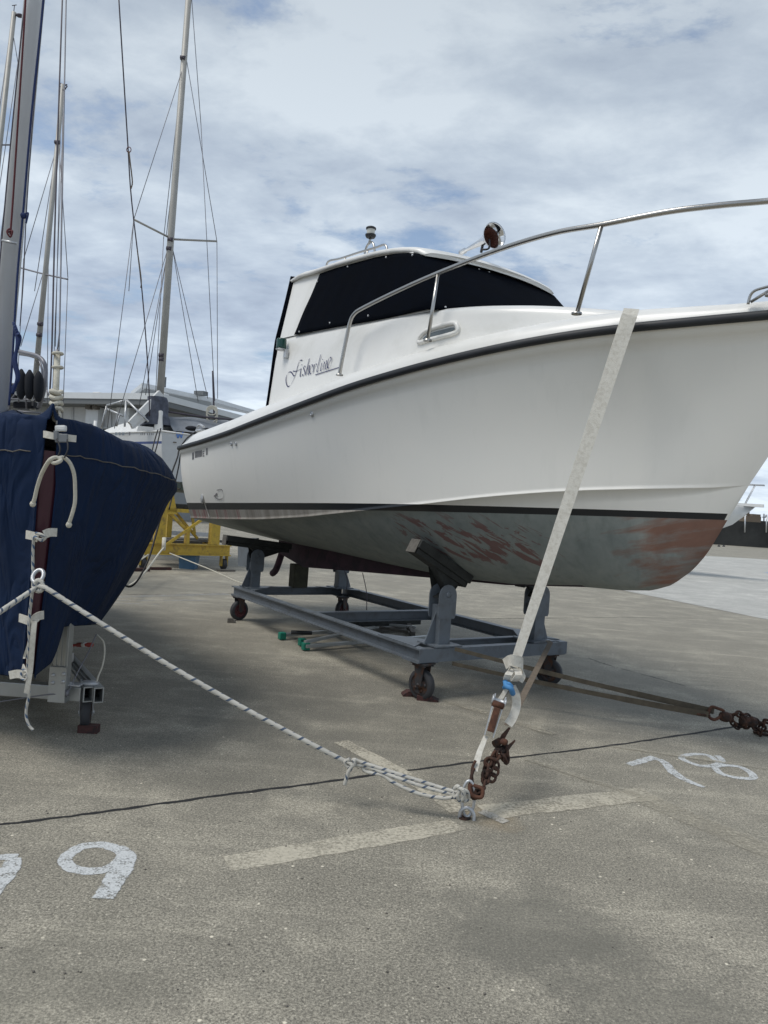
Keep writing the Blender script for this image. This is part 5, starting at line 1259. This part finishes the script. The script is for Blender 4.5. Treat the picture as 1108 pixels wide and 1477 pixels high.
# ================================================================== BACKGROUND SAILING BOATS
def far_hull(root, stern, fwd, length, beam, z0, z1, mat_):
    st = Vector(stern); f = Vector(fwd).normalized(); s_ = Vector((f.y, -f.x, 0)); m_ = MB(); rows = []
    for i in range(25):
        q = i/24; w = beam/2*(.80+.2*math.sin(min(1, q*2.2)*math.pi/2))*max(0, 1-max(0, (q-.38)/.62)**2.1)
        r_ = []; zb_ = z0+(z1-z0)*(.0+.42*max(0, (q-.55)/.45)**1.6); zt_ = z1+.12*q*q
        for k in range(17):
            y = -1+2*k/16; ph = abs(y)
            b = w*math.sin(ph*math.pi/2)**.8; z = zt_-(zt_-zb_)*math.cos(ph*math.pi/2)**.75
            rk = .30*((z-z0)/(z1-z0)); r_.append(st+f*(q*length-(.18-.18*((z-z0)/(z1-z0)) if q == 0 else 0)*-1*0+rk*q)+s_*(b*(1 if y > 0 else -1))+zU*(z-0))
        rows.append(r_)
    m_.grid(rows); m_.add(rows[0], [list(range(17))])
    h = part('hull', m_, mat_, root)
    # deck with toe rail
    m_ = MB(); rows2 = []
    for r_ in rows:
        c = (r_[0]+r_[-1])/2; rows2.append([r_[0]+zU*.02, r_[0].lerp(c, .12)+zU*.05, c+zU*.09, r_[-1].lerp(c, .12)+zU*.05, r_[-1]+zU*.02])
    m_.grid(rows2); part('deck', m_, M['white'], root)
    m_ = MB(); m_.tube([r_[0]+zU*.02 for r_ in rows], .022, 6); m_.tube([r_[-1]+zU*.02 for r_ in rows], .022, 6); m_.tube([rows[0][0]+zU*.02, rows[0][-1]+zU*.02], .022, 6); part('toe_rail', m_, M['white'], root)
    return rows
def hull2_mat(zst, zlow):
    m = mat('far_sailboat_hull', (.60, .61, .61), .4, var=.04); t = m.node_tree; b = t.nodes['Principled BSDF']
    g_ = N(t, 'ShaderNodeNewGeometry'); sp = N(t, 'ShaderNodeSeparateXYZ'); L(t, g_.outputs['Position'], sp.inputs[0]); z = sp.outputs[2]
    src = b.inputs['Base Color'].links[0].from_socket
    vd = N(t, 'ShaderNodeVectorMath', operation='DOT_PRODUCT'); L(t, g_.outputs['True Normal'], vd.inputs[0]); vd.inputs[1].default_value = (.66, -.75, 0)
    istr = mathn(t, 'GREATER_THAN', mathn(t, 'ABSOLUTE', vd.outputs['Value']), .97)
    stp = mathn(t, 'MULTIPLY', mathn(t, 'MULTIPLY', mathn(t, 'GREATER_THAN', z, zst), mathn(t, 'LESS_THAN', z, zst+.05)), mathn(t, 'SUBTRACT', 1.0, istr))
    c = mixc(t, stp, src, (.04, .07, .22))
    low = ramp(t, z, [(0, (.07, .09, .07)), (1, (.20, .21, .20))])
    mr = N(t, 'ShaderNodeMapRange'); mr.inputs[1].default_value = zlow-.4; mr.inputs[2].default_value = zlow; L(t, z, mr.inputs[0])
    low = ramp(t, mr.outputs[0], [(0, (.065, .085, .065)), (.45, (.075, .09, .075)), (.5, (.22, .225, .215)), (1, (.26, .265, .255))])
    c = mixc(t, mathn(t, 'LESS_THAN', mathn(t, 'ADD', z, mathn(t, 'MULTIPLY', istr, .42)), zlow), c, low); L(t, c, b.inputs['Base Color']); return m
b2 = thing('sailboat', 'white sailing boat with blue stripe and a letter on its stern, on the yellow stand', 'boat', G(290, 822))
f2d = Vector((-.66, .75, 0)); s2d = Vector((.75, .66, 0))
stc = D(222, 625, 14.7)+s2d*1.05; stc.z = 0
rows2 = far_hull(b2, stc, f2d, 6.6, 2.2, 1.52, 2.70, hull2_mat(2.47, 2.16))
# cabin, transom name
cc_ = stc+f2d*3.2+zU*2.78
m_ = MB(); rws = []
for i in range(9):
    q = i/8; c = stc+f2d*(1.6+3.2*q)+zU*2.76; w = .75-.25*q; hgt_ = .34-.22*q**2
    rws.append([c-s2d*w, c-s2d*w*.9+zU*hgt_*.85, c+zU*hgt_*1.1, c+s2d*w*.9+zU*hgt_*.85, c+s2d*w])
m_.grid(rws); m_.add(rws[0], [[0, 1, 2, 3, 4]]); part('cabin', m_, M['white'], b2)
nrm = Vector((.66, -.75, 0)); tp_ = stc-f2d*.012
m_ = MB()
def onT(x, y): return PL(x, y, tp_, nrm)
for a_, b_ in (((254.5, 623), (256.8, 632)), ((256.8, 632), (259.2, 625)), ((259.2, 625), (261.6, 632)), ((261.6, 632), (264, 623))):
    p, q = onT(*a_), onT(*b_); m_.add([p-s2d*.014, p+s2d*.014, q+s2d*.014, q-s2d*.014], [(0, 1, 2, 3)])
part('stern_letter', m_, M['bluel'], b2)
m_ = MB(); p = onT(252, 638); m_.box(p-nrm*-.01, (.07, .01, .02), (s2d, nrm, zU)); part('stern_badge', m_, M['tan'], b2)
# side name
ps = stc-s2d*.98
m_ = MB()
sn2 = Vector((-s2d.x, -s2d.y, 0))
def onS(x, y): return PL(x, y, stc-s2d*1.13, s2d)
for x in (203.5, 206, 208.5, 213, 216, 218.8, 221): m_.add([onS(x-.7, 624+(x%2)), onS(x+.6, 624), onS(x+.6, 628), onS(x-.7, 627.4)], [(0, 1, 2, 3)])
m_.add([onS(186, 623), onS(188, 623), onS(188, 628), onS(186, 628)], [(0, 1, 2, 3)])
part('side_name', m_, M['greyl'], b2)
m_ = MB()
for k in range(3): m_.add([onS(166+k*5, 623.5), onS(169.5+k*5, 623.5), onS(169.5+k*5, 628), onS(166+k*5, 628)], [(0, 1, 2, 3)])
part('side_window', m_, M['glassd'], b2)
# mast B
mB0, mB1 = D(229, 600, 15.6), D(273, -12, 15.6); mdir = (mB1-mB0).normalized()
m_ = MB(); m_.tube([mB0-mdir*.3, D(246, 350, 15.6), mB1+mdir*1.2], [.078, .072, .060], 14); mo = part('mast', m_, M['mastb'], b2)
def seg(pts, r, name, root, m='wire', k=1):
    mb = MB(); P = [D(*p) for p in pts]; mb.tube(smooth(P, 4) if len(P) > 2 else P, r, 5 if r < .02 else 8); return part(name, mb, M[m], root)
seg([(194, 317, 14.9), (245, 343, 15.6)], .022, 'spreader', mo, 'mastb'); seg([(247, 345, 15.6), (313, 348, 16.2)], .022, 'spreader', mo, 'mastb')
for p, q in (((193, 317, 14.9), (155, 618, 15)), ((268, 85, 15.6), (193, 317, 14.9)), ((193, 317, 14.9), (186, 420, 14.95)), ((269, 85, 15.6), (313, 348, 16.2)), ((313, 348, 16.2), (314, 575, 16.2)), ((276, -10, 15.6), (290, 180, 15.8)), ((290, 180, 15.8), (310, 578, 16)), ((249, 358, 15.6), (286, 580, 16.0)), ((249, 358, 15.6), (300, 575, 16.2)), ((243, 356, 15.6), (165, 618, 14.6)), ((243, 356, 15.6), (195, 618, 15.4)), ((264, 90, 15.6), (236, 345, 15.7)), ((236, 345, 15.7), (222, 618, 15.7)), ((242, 360, 15.6), (210, 570, 15.6)), ((262, 150, 15.6), (240, 340, 15.8))):
    seg([p, q], .0075, 'stay', mo)
seg([(171, -10, 12.6), (184, 200, 13.2), (190, 290, 13.5), (205, 420, 14), (214, 540, 14.4), (216, 600, 14.6)], .012, 'forestay', mo, 'wired')
seg([(186, 218, 13.2), (188, 235, 13.22), (191, 262, 13.3), (189, 272, 13.35)], .012, 'loose_halyard', mo, 'tan')
m_ = MB(); m_.tube([D(186, 216, 13.2)+Rv*(.04*math.cos(t))+Uv*(.05*math.sin(t)) for t in [i*math.pi/5 for i in range(10)]], .008, 5, closed=True); part('halyard_ring', m_, M['redl'], mo)
seg([(198, 360, 13.7), (201, 380, 13.8), (204, 405, 13.85), (203, 415, 13.9)], .010, 'loose_halyard', mo, 'tan')
for x, y in ((264, 83), (246, 345), (244, 358), (233, 512), (233, 518)):
    m_ = MB(); m_.tube([D(x-3.5, y, 15.55), D(x+3.5, y+1, 15.55)], .05, 6); part('mast_fitting', m_, M['wired'], mo)
# boom, sail bag, tarpaulins, gantry
seg([(236, 593, 15.5), (300, 602, 15.9), (350, 606, 16.3)], .020, 'boom', b2, 'wired')
m_ = MB(); rws = []
for i in range(17):
    q = i/16; c = D(238+92*q, 596+7*q, 15.6+.8*q); sag = .42+.10*math.sin(q*7)
    rws.append([c-s2d*.02-nrm*.55-zU*(sag), c-nrm*.28-zU*(.22+.05*math.sin(q*11)), c+zU*.02, c+nrm*.28-zU*(.24+.04*math.sin(q*9+1)), c+nrm*.52-zU*(sag+.04*math.sin(q*13))])
m_.grid(rws); so = part('boom_tarpaulin', m_, M['gtarp'], b2); solid(so, .02); subdiv(so)
m_ = MB(); rws = []
for i in range(9):
    z = i/8; c = D(224+3*z, 614-40*z, 15.4); rws.append([c+Rv*((.34-.12*z+.06*math.sin(k*2.3+z*9))*math.cos(2*math.pi*k/12))*(.9)+Fv*(.3*math.sin(2*math.pi*k/12)) for k in range(12)])
m_.grid(rws, True); m_.add(rws[-1], [list(range(12))]); so = part('furled_sail_bag', m_, M['gtarpd'], b2); subdiv(so)
m_ = MB(); m_.beam(D(188, 612, 14.9), D(232, 567, 15.3), .10, .14); m_.beam(D(190, 616, 14.9), D(212, 602, 15.2), .06, .08); m_.box(D(229, 610, 15.2), (.16, .1, .5), (Rv, Fv, Uv), .02); part('gin_pole', m_, M['white'], b2)
m_ = MB(); 
for a_, b_ in (((182, 577, 15), (180, 615, 14.8)), ((154, 585, 15.2), (182, 577, 15)), ((183, 577, 15), (214, 608, 14.9)), ((154, 586, 15.2), (146, 618, 15.2)), ((155, 590, 15.2), (178, 600, 15)), ((172, 598, 15), (168, 615, 15)), ((154, 586, 15.2), (150, 606, 15.2))): m_.tube([D(*a_), D(*b_)], .022, 6)
part('pulpit_frame', m_, M['galv'], b2)
m_ = MB(); m_.sphere(D(277, 618, 15.2), .09, 10, (1.6, 1, .6)); part('winch_cover', m_, M['fender'], b2)
seg([(307, 535, 16.2), (308, 570, 16.2), (309, 600, 16.2)], .02, 'stern_staff', b2, 'wired'); m_ = MB()
for k in range(4): m_.tube([D(306, 592, 16.1)+Rv*(.12*math.cos(t))+Uv*((.10+.03*k)*math.sin(t)-.05*k) for t in [i*math.pi/5 for i in range(10)]], .014, 5, closed=True)
part('rope_coil', m_, M['rope'], b2)
for P in ([(228, 620, 14.7), (222, 640, 14.4), (216, 668, 14.0)], [(232, 618, 14.7), (226, 645, 14.4), (221, 660, 14.2)]): seg([*P], .014, 'hanging_line', b2, 'cable')
# ------------------------------------------------------------------ yellow stand
ys = thing('yellow_stand', 'yellow steel boat stand on wheels, standing behind the navy cover', 'stand', G(265, 822))
pL, pR = G(205, 821), G(328, 822); yd = (pR-pL); yd.z = 0; yl = yd.length; yd.normalize(); yn = Vector((-yd.y, yd.x, 0))
pL0 = pL-yd*.35; zbm = .40
m_ = MB(); m_.ibeam(pL0+zU*zbm, pR+yd*.02+zU*zbm, .16, .22, .02, .02); part('front_beam', m_, M['yellow'], ys)
m_ = MB(); m_.ibeam(pL0+yn*2.2+zU*zbm, pR+yn*2.2+zU*zbm, .14, .20, .02, .02); part('rear_beam', m_, M['yellow'], ys)
for q in (0.03, .97):
    m_ = MB(); c = pL0.lerp(pR, q); m_.ibeam(c+yn*.09+zU*zbm, c+yn*2.12+zU*zbm, .12, .18, .02, .02); part('side_beam', m_, M['yellow'], ys)
def upr(px, y0, w, ztop, off=0):
    c = PL(px, y0, pL+yn*off, yn); m_ = MB(); m_.box(Vector((c.x, c.y, (.515+ztop)/2)), (w, .14, ztop-.515), (yd, yn, zU)); return part('upright', m_, M['yellow'], ys)
upr(308, 787, .19, 1.34); upr(229, 787, .19, 1.30); upr(269, 786, .06, .86)
upr(243, 760, .11, 1.50, 1.2)
m_ = MB(); p = lambda x, y, o=.0: PL(x, y, pL+yn*o, yn)
m_ = MB(); m_.beam(p(238, 787, -.10), p(292, 749, -.10), .05, .05, yn); part('diagonal_brace', m_, M['yellow'], ys)
m_ = MB(); m_.beam(p(240, 735, .1), p(270, 765, .0), .06, .06, yn); part('diagonal_brace', m_, M['yellow'], ys)
m_ = MB(); m_.beam(p(250, 735, .5), p(285, 777, .5), .05, .05, yn); part('diagonal_brace', m_, M['yellow'], ys)
m_ = MB(); m_.beam(p(205, 765, .3), p(240, 740, .3), .04, .04, yn); part('diagonal_brace', m_, M['yellow'], ys)
m_ = MB(); m_.beam(p(276, 735, 1.4), p(281, 770, 1.4), .05, .05, yn); part('diagonal_brace', m_, M['yellow'], ys)

m_ = MB(); m_.box(p(250, 736, .05), (1.1, .10, .07), (yd, yn, zU)); m_.prism([p(222, 742, 0), p(256, 742, 0), p(250, 708, 0), p(238, 706, 0)], yn*.12); part('cradle_arm', m_, M['yellow'], ys)
m_ = MB(); m_.box(p(270, 731, .3)+zU*.0, (.75, .35, .10), (yd, yn, zU), .02); part('bunk_board', m_, M['bunk'], ys)
m_ = MB(); m_.box(p(265, 778, 1.0), (1.5, .6, .05), (yd, yn, zU)); m_.box(p(258, 781, .5), (.9, .3, .05), (yd, yn, zU)); part('plank', m_, M['plank'], ys)
m_ = MB(); m_.beam(p(238, 768, 1.9), p(312, 772, 1.9), .10, .09); part('grey_rail', m_, M['galv'], ys)
for k, c in enumerate((pL, pR-yd*.10)):
    for off in (0.0, 2.15):
        w_ = MB(); w_.lathe(c+yn*(off-.0)+zU*.115-yd*.035+yn*0, yd, [(.001, 0), (.10, 0), (.115, .015), (.115, .065), (.10, .08), (.001, .08)], 18); part('wheel', w_, M['tyre'], ys)
        w_ = MB()
        for s2 in (-1, 1): w_.box(c+yn*off+yd*(s2*.06+.005)+zU*.19, (.012, .13, .22), (yd, yn, zU))
        part('wheel_fork', w_, M['yellow'], ys)
tb_ = MB(); c = G(272, 820); tb_.lathe(c, zU, [(.001, 0), (.21, 0), (.24, .26), (.25, .26), (.25, .28), (.23, .28), (.20, .02)], 4, smooth=False)
single('plastic_tub', tb_, M['tub'], 'blue plastic tub on the ground under the yellow stand', 'tub', base=c)
for (x, y), lab in (((196, 824), 'dark red and black blocks at the left wheel of the yellow stand'),): chock(G(x, y), .7, lab, (.5, .10, .06), group=None, cat='wheel block')
chock(G(232, 822), .7, 'low red block right of the left wheel of the yellow stand', (.4, .10, .05), group=None, cat='wheel block')
chock(G(326, 824), .7, 'flat grey block under the right wheel of the yellow stand', (.34, .16, .035), 'plank', group=None, cat='wheel block')
m_ = MB(); m_.tube(smooth([D(236, 790, 13.2), D(228, 800, 12.5), D(215, 818, 11.6), D(200, 835, 10.6), D(186, 845, 9.8)], 4), .014, 6)
m_.tube([D(237, 776, 13.3), D(236, 793, 13.2)], .04, 6)
single('hanging_rope', m_, M['rope'], 'pale rope slanting down left from the yellow stand beam', 'rope')
m_ = MB(); m_.tube([D(245, 798, 13.6), D(300, 820, 12.8), D(340, 838, 12.3), D(400, 858, 11.5)], .010, 6)
single('ground_line', m_, M['rope'], 'thin pale line running from the yellow stand towards the grey cradle', 'line')
m_ = MB(); m_.tube([D(214, 800, 13.2), D(190, 816, 12.4)], .014, 6); single('hanging_rope', m_, M['rope'], 'short pale rope at the left end of the yellow stand beam', 'rope')
# ------------------------------------------------------------------ third boat: stern with fenders, behind the covered boat
b3 = thing('sailboat', 'sailing boat with three black covered fenders on its stern rail, behind the thick mast', 'boat', G(20, 800))
f3d = Vector((-.75, .66, 0)); st3 = D(66, 598, 10.8); st3.z = 0
far_hull(b3, st3-Vector((.66, .75, 0))*.5, f3d, 7.0, 2.4, 1.2, 2.35, hull2_mat(2.1, 1.7))
m_ = MB(); m_.tube(smooth([D(28, 507, 10.6), D(40, 510, 10.5), D(55, 514, 10.4), D(63, 522, 10.3), D(66, 534, 10.3), D(64, 560, 10.3), D(56, 588, 10.4)], 6), .030, 8); m_.tube(smooth([D(28, 511, 10.8), D(45, 514, 10.7), D(56, 520, 10.6), D(61, 535, 10.5), D(60, 548, 10.5)], 6), .016, 6)
for a_, b_ in (((14, 553), (63, 560)), ((14, 560), (63, 566)), ((14, 575), (66, 578)), ((26, 552), (27, 580)), ((48, 556), (47, 585)), ((58, 540), (56, 585)), ((14, 545), (14, 592)), ((37, 553), (38, 590)), ((66, 560), (76, 582)), ((14, 578), (28, 562)), ((14, 592), (60, 596))): m_.tube([D(*a_, 10.4), D(*b_, 10.4)], .013, 6)
part('stern_rail', m_, M['wire'], b3)
for x, y0, y1 in ((31, 537, 572), (43, 538, 572), (56, 540, 576)):
    m_ = MB(); t_, b_ = D(x, y0, 10.15), D(x-.5, y1, 10.15); ax_ = t_-b_; h_ = ax_.length
    m_.lathe(b_, ax_, [(.001, -.04), (.03, -.03), (.055, .03), (.066, h_*.3), (.066, h_*.8), (.050, h_*.95), (.018, h_+.04), (.001, h_+.05)], 12); part('fender', m_, M['fender'], b3)
m_ = MB(); m_.box(D(20, 566, 10.5), (.14, .08, .22), (Rv, Fv, Uv), .03); m_.box(D(38, 585, 10.6), (.3, .2, .10), (Rv, Fv, Uv), .03); part('stern_locker', m_, M['fender'], b3)
m_ = MB(); m_.beam(D(22, 568, 10.2), D(46, 557, 10.3), .05, .05); m_.beam(D(40, 562, 10.3), D(47, 578, 10.3), .03, .03); part('outboard_bracket', m_, M['white'], b3)
m_ = MB(); a_, b_ = D(47, 592, 10.6), D(91, 122, 10.6); m_.tube([a_, b_], [.040, .030], 12); m3 = part('mast', m_, M['mastb'], b3)
seg([(28, 386, 10.8), (62, 395, 10.6), (98, 403, 10.4)], .012, 'spreader', m3, 'wire')
for p, q in (((91, 130), (84, 618)), ((90, 200), (74, 618)), ((84, 206), (34, 375)), ((85, 206), (98, 400)), ((98, 400), (90, 618)), ((34, 375), (26, 540)), ((82, 210), (50, 420)), ((88, 160), (80, 500)), ((62, 395), (30, 500)), ((70, 360), (68, 618))): seg([(p[0], p[1], 10.7), (q[0], q[1], 10.7)], .0055, 'stay', m3)
m_ = MB()
for a_, b_ in (((86, 125), (97, 122)), ((88, 120), (91, 134)), ((92, 131), (97, 124))): m_.tube([D(*a_, 10.6), D(*b_, 10.6)], .010, 5)
m_.sphere(D(91, 131, 10.6), .03, 8); part('masthead_fitting', m_, M['wired'], m3)
for y in (205, 467, 483): 
    m_ = MB(); x = 47+(592-y)/(592-122)*44; m_.tube([D(x-4, y, 10.55), D(x+3, y+.5, 10.55)], .03, 6); part('mast_fitting', m_, M['wired'], m3)
# fourth boat: only its mast shows above the cover at the far left
b4 = thing('sailboat', 'distant sailing boat showing only its thin mast and spreader at the top left corner', 'boat', G(-70, 790))
bo4 = D(-62, 600, 19); far_hull(b4, Vector((bo4.x, bo4.y, 0)), f3d, 7.0, 2.3, 1.1, 2.4, M['cream'])
m_ = MB(); m_.tube([D(-58, 640, 18), D(-10, 300, 18), D(20.5, 18, 18)], [.075, .065, .055], 10); m4 = part('mast', m_, M['mastb'], b4)
for p, q in (((14, 50), (-30, 380)), ((20, 55), (26, 90)), ((26, 90), (-5, 300)), ((-8, 209), (17, 209)), ((17, 209), (-8, 420)), ((8, 100), (-25, 300))): seg([(p[0], p[1], 18), (q[0], q[1], 18)], .009 if p[0] != -8 else .02, 'stay', m4)
m_ = MB(); m_.tube([D(20, 22, 18), D(27, 21, 18)], .03, 6); m_.sphere(D(28.5, 22.5, 18), .07, 8, (1.4, 1, .6)); m_.tube([D(20, 18, 18), D(21, 8, 18)], .010, 5); m_.tube([D(17.5, 8, 18), D(24, 7, 18)], .010, 5); part('masthead_lamp', m_, M['wired'], m4)
# ------------------------------------------------------------------ blue tarpaulin covered dinghy in front of the building
m_ = MB(); rws = []
for i in range(13):
    q = i/12; c = D(112+62*q, 640, 22); w = 1.0*math.sin(math.pi*min(1, .15+q*.8))
    zt_ = 3.02+.12*math.sin(q*5)-.25*q
    rws.append([c-Fv*w-zU*(c.z-1.2), c-Fv*w*.95+zU*(2.6-c.z), c+zU*(zt_-c.z), c+Fv*w*.95+zU*(2.6-c.z), c+Fv*w-zU*(c.z-1.2)])
m_.grid(rws)
dt = thing('covered_dinghy', 'small boat under a light blue tarpaulin in front of the long building', 'boat', G(140, 775))
part('tarpaulin', m_, M['btarp'], dt)
m_ = MB(); m_.beam(D(112, 790, 22)-zU*.0, D(170, 780, 22), 1.2, .15); part('stand', m_, M['galv'], dt)
m_ = MB(); m_.tube([D(138, 607, 20.8), D(135, 640, 20.8), D(130, 770, 20.8)], .05, 6); part('upright', m_, M['white'], dt)
# ================================================================== CLUB BUILDING
bd = thing('club_building', 'long grey two-storey building with flat overhanging white roofs behind the boats', 'building', Vector((-12.1, 40, 0)))
Cc = D(231, 572, 40.0); 
d1 = Vector((-.93, .36, 0)).normalized(); d2 = Vector((.42, .91, 0)).normalized()
d2 = Vector((-d1.y, d1.x, 0)) * (1 if -d1.y*.42+d1.x*.91 > 0 else -1)
ez = Cc.z
cA = Vector((Cc.x, Cc.y, 0))
LB, DB = 26.0, 11.0
def slab(c, l1, l2, z0, z1, e=0):
    m_ = MB(); m_.prism([c+zU*z0, c+d1*l1+zU*z0, c+d1*l1+d2*l2+zU*z0, c+d2*l2+zU*z0], zU*(z1-z0)); return m_
ov = 1.5
wc0 = cA+d1*ov+d2*ov*1.0
part('wall', slab(wc0, LB-2*ov, DB-2*ov, 0, ez-.45), M['wall'], bd)
part('roof', slab(cA, LB, DB+1.5, ez-.16, ez+.18), M['fascia'], bd)
part('soffit', slab(cA+d1*.05+d2*.05, LB-.1, DB+1.4, ez-.45, ez-.165), M['soffit'], bd)
# upper tier
uc = D(203, 556, 42.5); u0 = Vector((uc.x, uc.y, 0)); uz = uc.z
def slab2(c, l1, l2, z0, z1):
    return slab(c, l1, l2, z0, z1)
uP = D(205, 552, 42.5); dU = D(314, 575.5, 47.5)-uP; tipv = d1*.75-zU*.52
m_ = MB(); m_.prism([uP, uP+tipv, uP-zU*.24+tipv, uP-zU*.24], dU); m_.prism([uP-zU*.01-d1*.02, uP-zU*.24-d1*.02, uP-zU*.24+d2*8, uP-zU*.01+d2*8], dU*.98); part('upper_roof', m_, M['fascia'], bd)
m_ = MB(); m_.prism([uP-zU*.245+d2*.25, uP+tipv*.85-zU*.245+d2*.25, Vector((uP.x, uP.y, ez+.185))+d2*.9+d1*.4, Vector((uP.x, uP.y, ez+.185))+d2*.9], dU*.86); part('upper_wall', m_, M['wall'], bd)
m_ = MB(); m_.box(D(290, 567.5, 46), (.7, .5, .25), (d1, d2, zU)); part('roof_vent', m_, M['soffit'], bd)
m_ = MB(); m_.box(D(236, 551, 44), (.22, .22, .6), (d1, d2, zU)); part('roof_vent', m_, M['soffit'], bd)
fn = -d2
def onW(x, y, off=.03): return PL(x, y, wc0-d2*off, d2)
# windows along the front wall
for x0, x1 in ((84, 104), (105, 128), (143, 158), (160, 178), (186, 200), (202, 216)):
    m_ = MB(); P = [onW(x0, 584, .06), onW(x1, 585, .06), onW(x1, 617, .06), onW(x0, 617, .06)]
    for i in range(4): m_.beam(P[i], P[(i+1) % 4], .10, .10, d2)
    wf_ = part('window', m_, M['frame'], bd)
    m_ = MB(); m_.add([onW(x0, 584, .02), onW(x1, 585, .02), onW(x1, 617, .02), onW(x0, 617, .02)], [(0, 1, 2, 3)]); part('pane', m_, M['glassd2'] if 'glassd2' in M else M['frame'], wf_)
for x in (137, 181, 222):
    m_ = MB(); c = onW(x, 600, .35); m_.box(Vector((c.x, c.y, (ez-.5)/2)), (.9, .5, ez-.5), (d1, d2, zU)); part('pillar', m_, M['fascia'], bd)
for x in (131, 133):
    m_ = MB(); c = onW(x, 590, .75); m_.tube([Vector((c.x, c.y, .2)), Vector((c.x, c.y, ez-1.5))], .05, 6); part('downpipe', m_, M['greyl'], bd)
for x, y in ((142, 573), (235, 575)):
    m_ = MB(); c = onW(x, y, .9); m_.box(c, (.5, .4, .55), (d1, d2, zU), .04); part('wall_lamp', m_, M['white'], bd)
for x, y in ((129, 583), (139, 583)):
    m_ = MB(); c = onW(x, y, .8); m_.box(c, (.35, .3, .6), (d1, d2, zU), .04); part('speaker_box', m_, M['plank'], bd)
m_ = MB(); m_.beam(onW(80, 583, .10), onW(215, 585, .10), .1, .12, d2); part('lintel', m_, M['frame'], bd)
# ================================================================== SEAWALL, FAR RIGHT
sw = MB(); q0, q1 = G(1020, 784.5), G(1108, 790.5); dw = (q1-q0); dw.z = 0; dw.normalize(); nw = Vector((-dw.y, dw.x, 0))
a0 = q0-dw*60; a1 = q1+dw*120; hw_ = D(1108, 752, q1.y).z
sw.prism([a0, a1, a1+nw*1.2, a0+nw*1.2], zU*(hw_-.0))
single('seawall', sw, M['seawall'], 'long dark stained seawall at the far right edge of the yard', 'wall', base=q0)
m_ = MB(); base = G(1076, 788); top_ = hw_
pcf = lambda x, y, d=90: D(x, y, d)
m_.box(pcf(1082, 748.5, 97), (2.1, 1.5, .75), (dw, nw, zU)); m_.box(pcf(1087, 743.5, 97), (1.2, 1.2, .35), (dw, nw, zU)); m_.box(pcf(1078.5, 740, 97), (.35, .3, .6), (dw, nw, zU))
single('seawall_hut', m_, M['tan'], 'small brown hut on top of the dark seawall behind the far bow', 'hut', base=pcf(1082, 750, 97))
for k, x in enumerate((1075, 1106)):
    m_ = MB(); m_.tube([D(x, 744, 93), D(x-.6, 768, 93)], .09, 6); 
    if k: m_.tube([D(x-2, 744, 93), D(x, 743.5, 93)], .1, 6)
    single('seawall_ladder', m_, M['galv'], 'pale ladder rail hanging down the dark seawall, %s' % ('just right of the far bow' if k == 0 else 'rightmost, at the photo edge'), 'ladder rail')
m_ = MB(); m_.tube([D(1102, 741, 130), D(1102, 752, 130)], .12, 5); m_.tube([D(1100, 746, 130), D(1105, 746, 130)], .1, 5); single('distant_mast', m_, M['wire'], 'tiny mast of a boat beyond the dark seawall', 'mast')
# powerboat bow beyond the stem
pb2 = thing('powerboat', 'white powerboat bow with pulpit rail, seen just past the stem of the near motorboat', 'boat', G(1030, 812))
dp = 24.0
fdir = Vector((.86, -.5, 0)).normalized(); sdr = Vector((fdir.y, -fdir.x, 0))
tipp = D(1097, 727.5, dp); m_ = MB(); rws = []
for i in range(15):
    q = i/14; a_ = -6.5*(1-q)-.15; w = 1.25*(1-max(0, (q-.35)/.65)**2.2)+.02
    c = Vector((tipp.x, tipp.y, 0))+fdir*(a_+0); zt_ = tipp.z-.10; zch = zt_-.62-.35*(1-q); zke = zt_-1.35+.35*q**2
    fl = .75*q
    rws.append([c-sdr*w+zU*zt_, c-fdir*fl*.45-sdr*w*.80+zU*(zt_-.35), c-fdir*fl*.85-sdr*w*.6+zU*zch, c-fdir*fl*1.9+zU*zke, c-fdir*fl*.85+sdr*w*.6+zU*zch, c-fdir*fl*.45+sdr*w*.80+zU*(zt_-.35), c+sdr*w+zU*zt_])
m_.grid(rws, True); m_.add(rws[0], [list(range(7))]); part('hull', m_, M['cream'], pb2)
m_ = MB(); c = Vector((tipp.x, tipp.y, tipp.z)); m_.prism([c+fdir*.1-sdr*.15, c+fdir*.1+sdr*.15, c-fdir*1.1+sdr*.3, c-fdir*1.1-sdr*.3], -zU*.09); part('bow_platform', m_, M['white'], pb2)
m_ = MB(); H = .62
for sg in (-1, 1):
    P = [c+fdir*.08+sdr*sg*.15+zU*H, c-fdir*.9+sdr*sg*.35+zU*H, c-fdir*3+sdr*sg*1.0+zU*(H-.05), c-fdir*5+sdr*sg*1.2+zU*(H-.2)]
    m_.tube(smooth(P, 4), .018, 6)
    for k, aa in enumerate((-.2, -.8, -1.6, -2.6)): m_.tube([c+fdir*(aa-.25)+sdr*sg*(.2+.22*k)+zU*-.02, c+fdir*aa+sdr*sg*(.18+.22*k)+zU*(H-.01)], .014, 5)
part('pulpit_rail', m_, M['galv'], pb2)
m_ = MB(); m_.box(D(1090, 762, dp)*1.0, (.01, .01, .01))
m_ = MB(); c0_ = G(1033, 790); 
for k, x in enumerate((1036, 1043)): m_.lathe(G(x, 788.5), Vector((1, 0, 0)), [(.001, 0), (.20, 0), (.20, .15), (.001, .15)], 10)
part('stand_wheel', m_, M['tyre'], pb2)
for nm_ in list(FR): pass
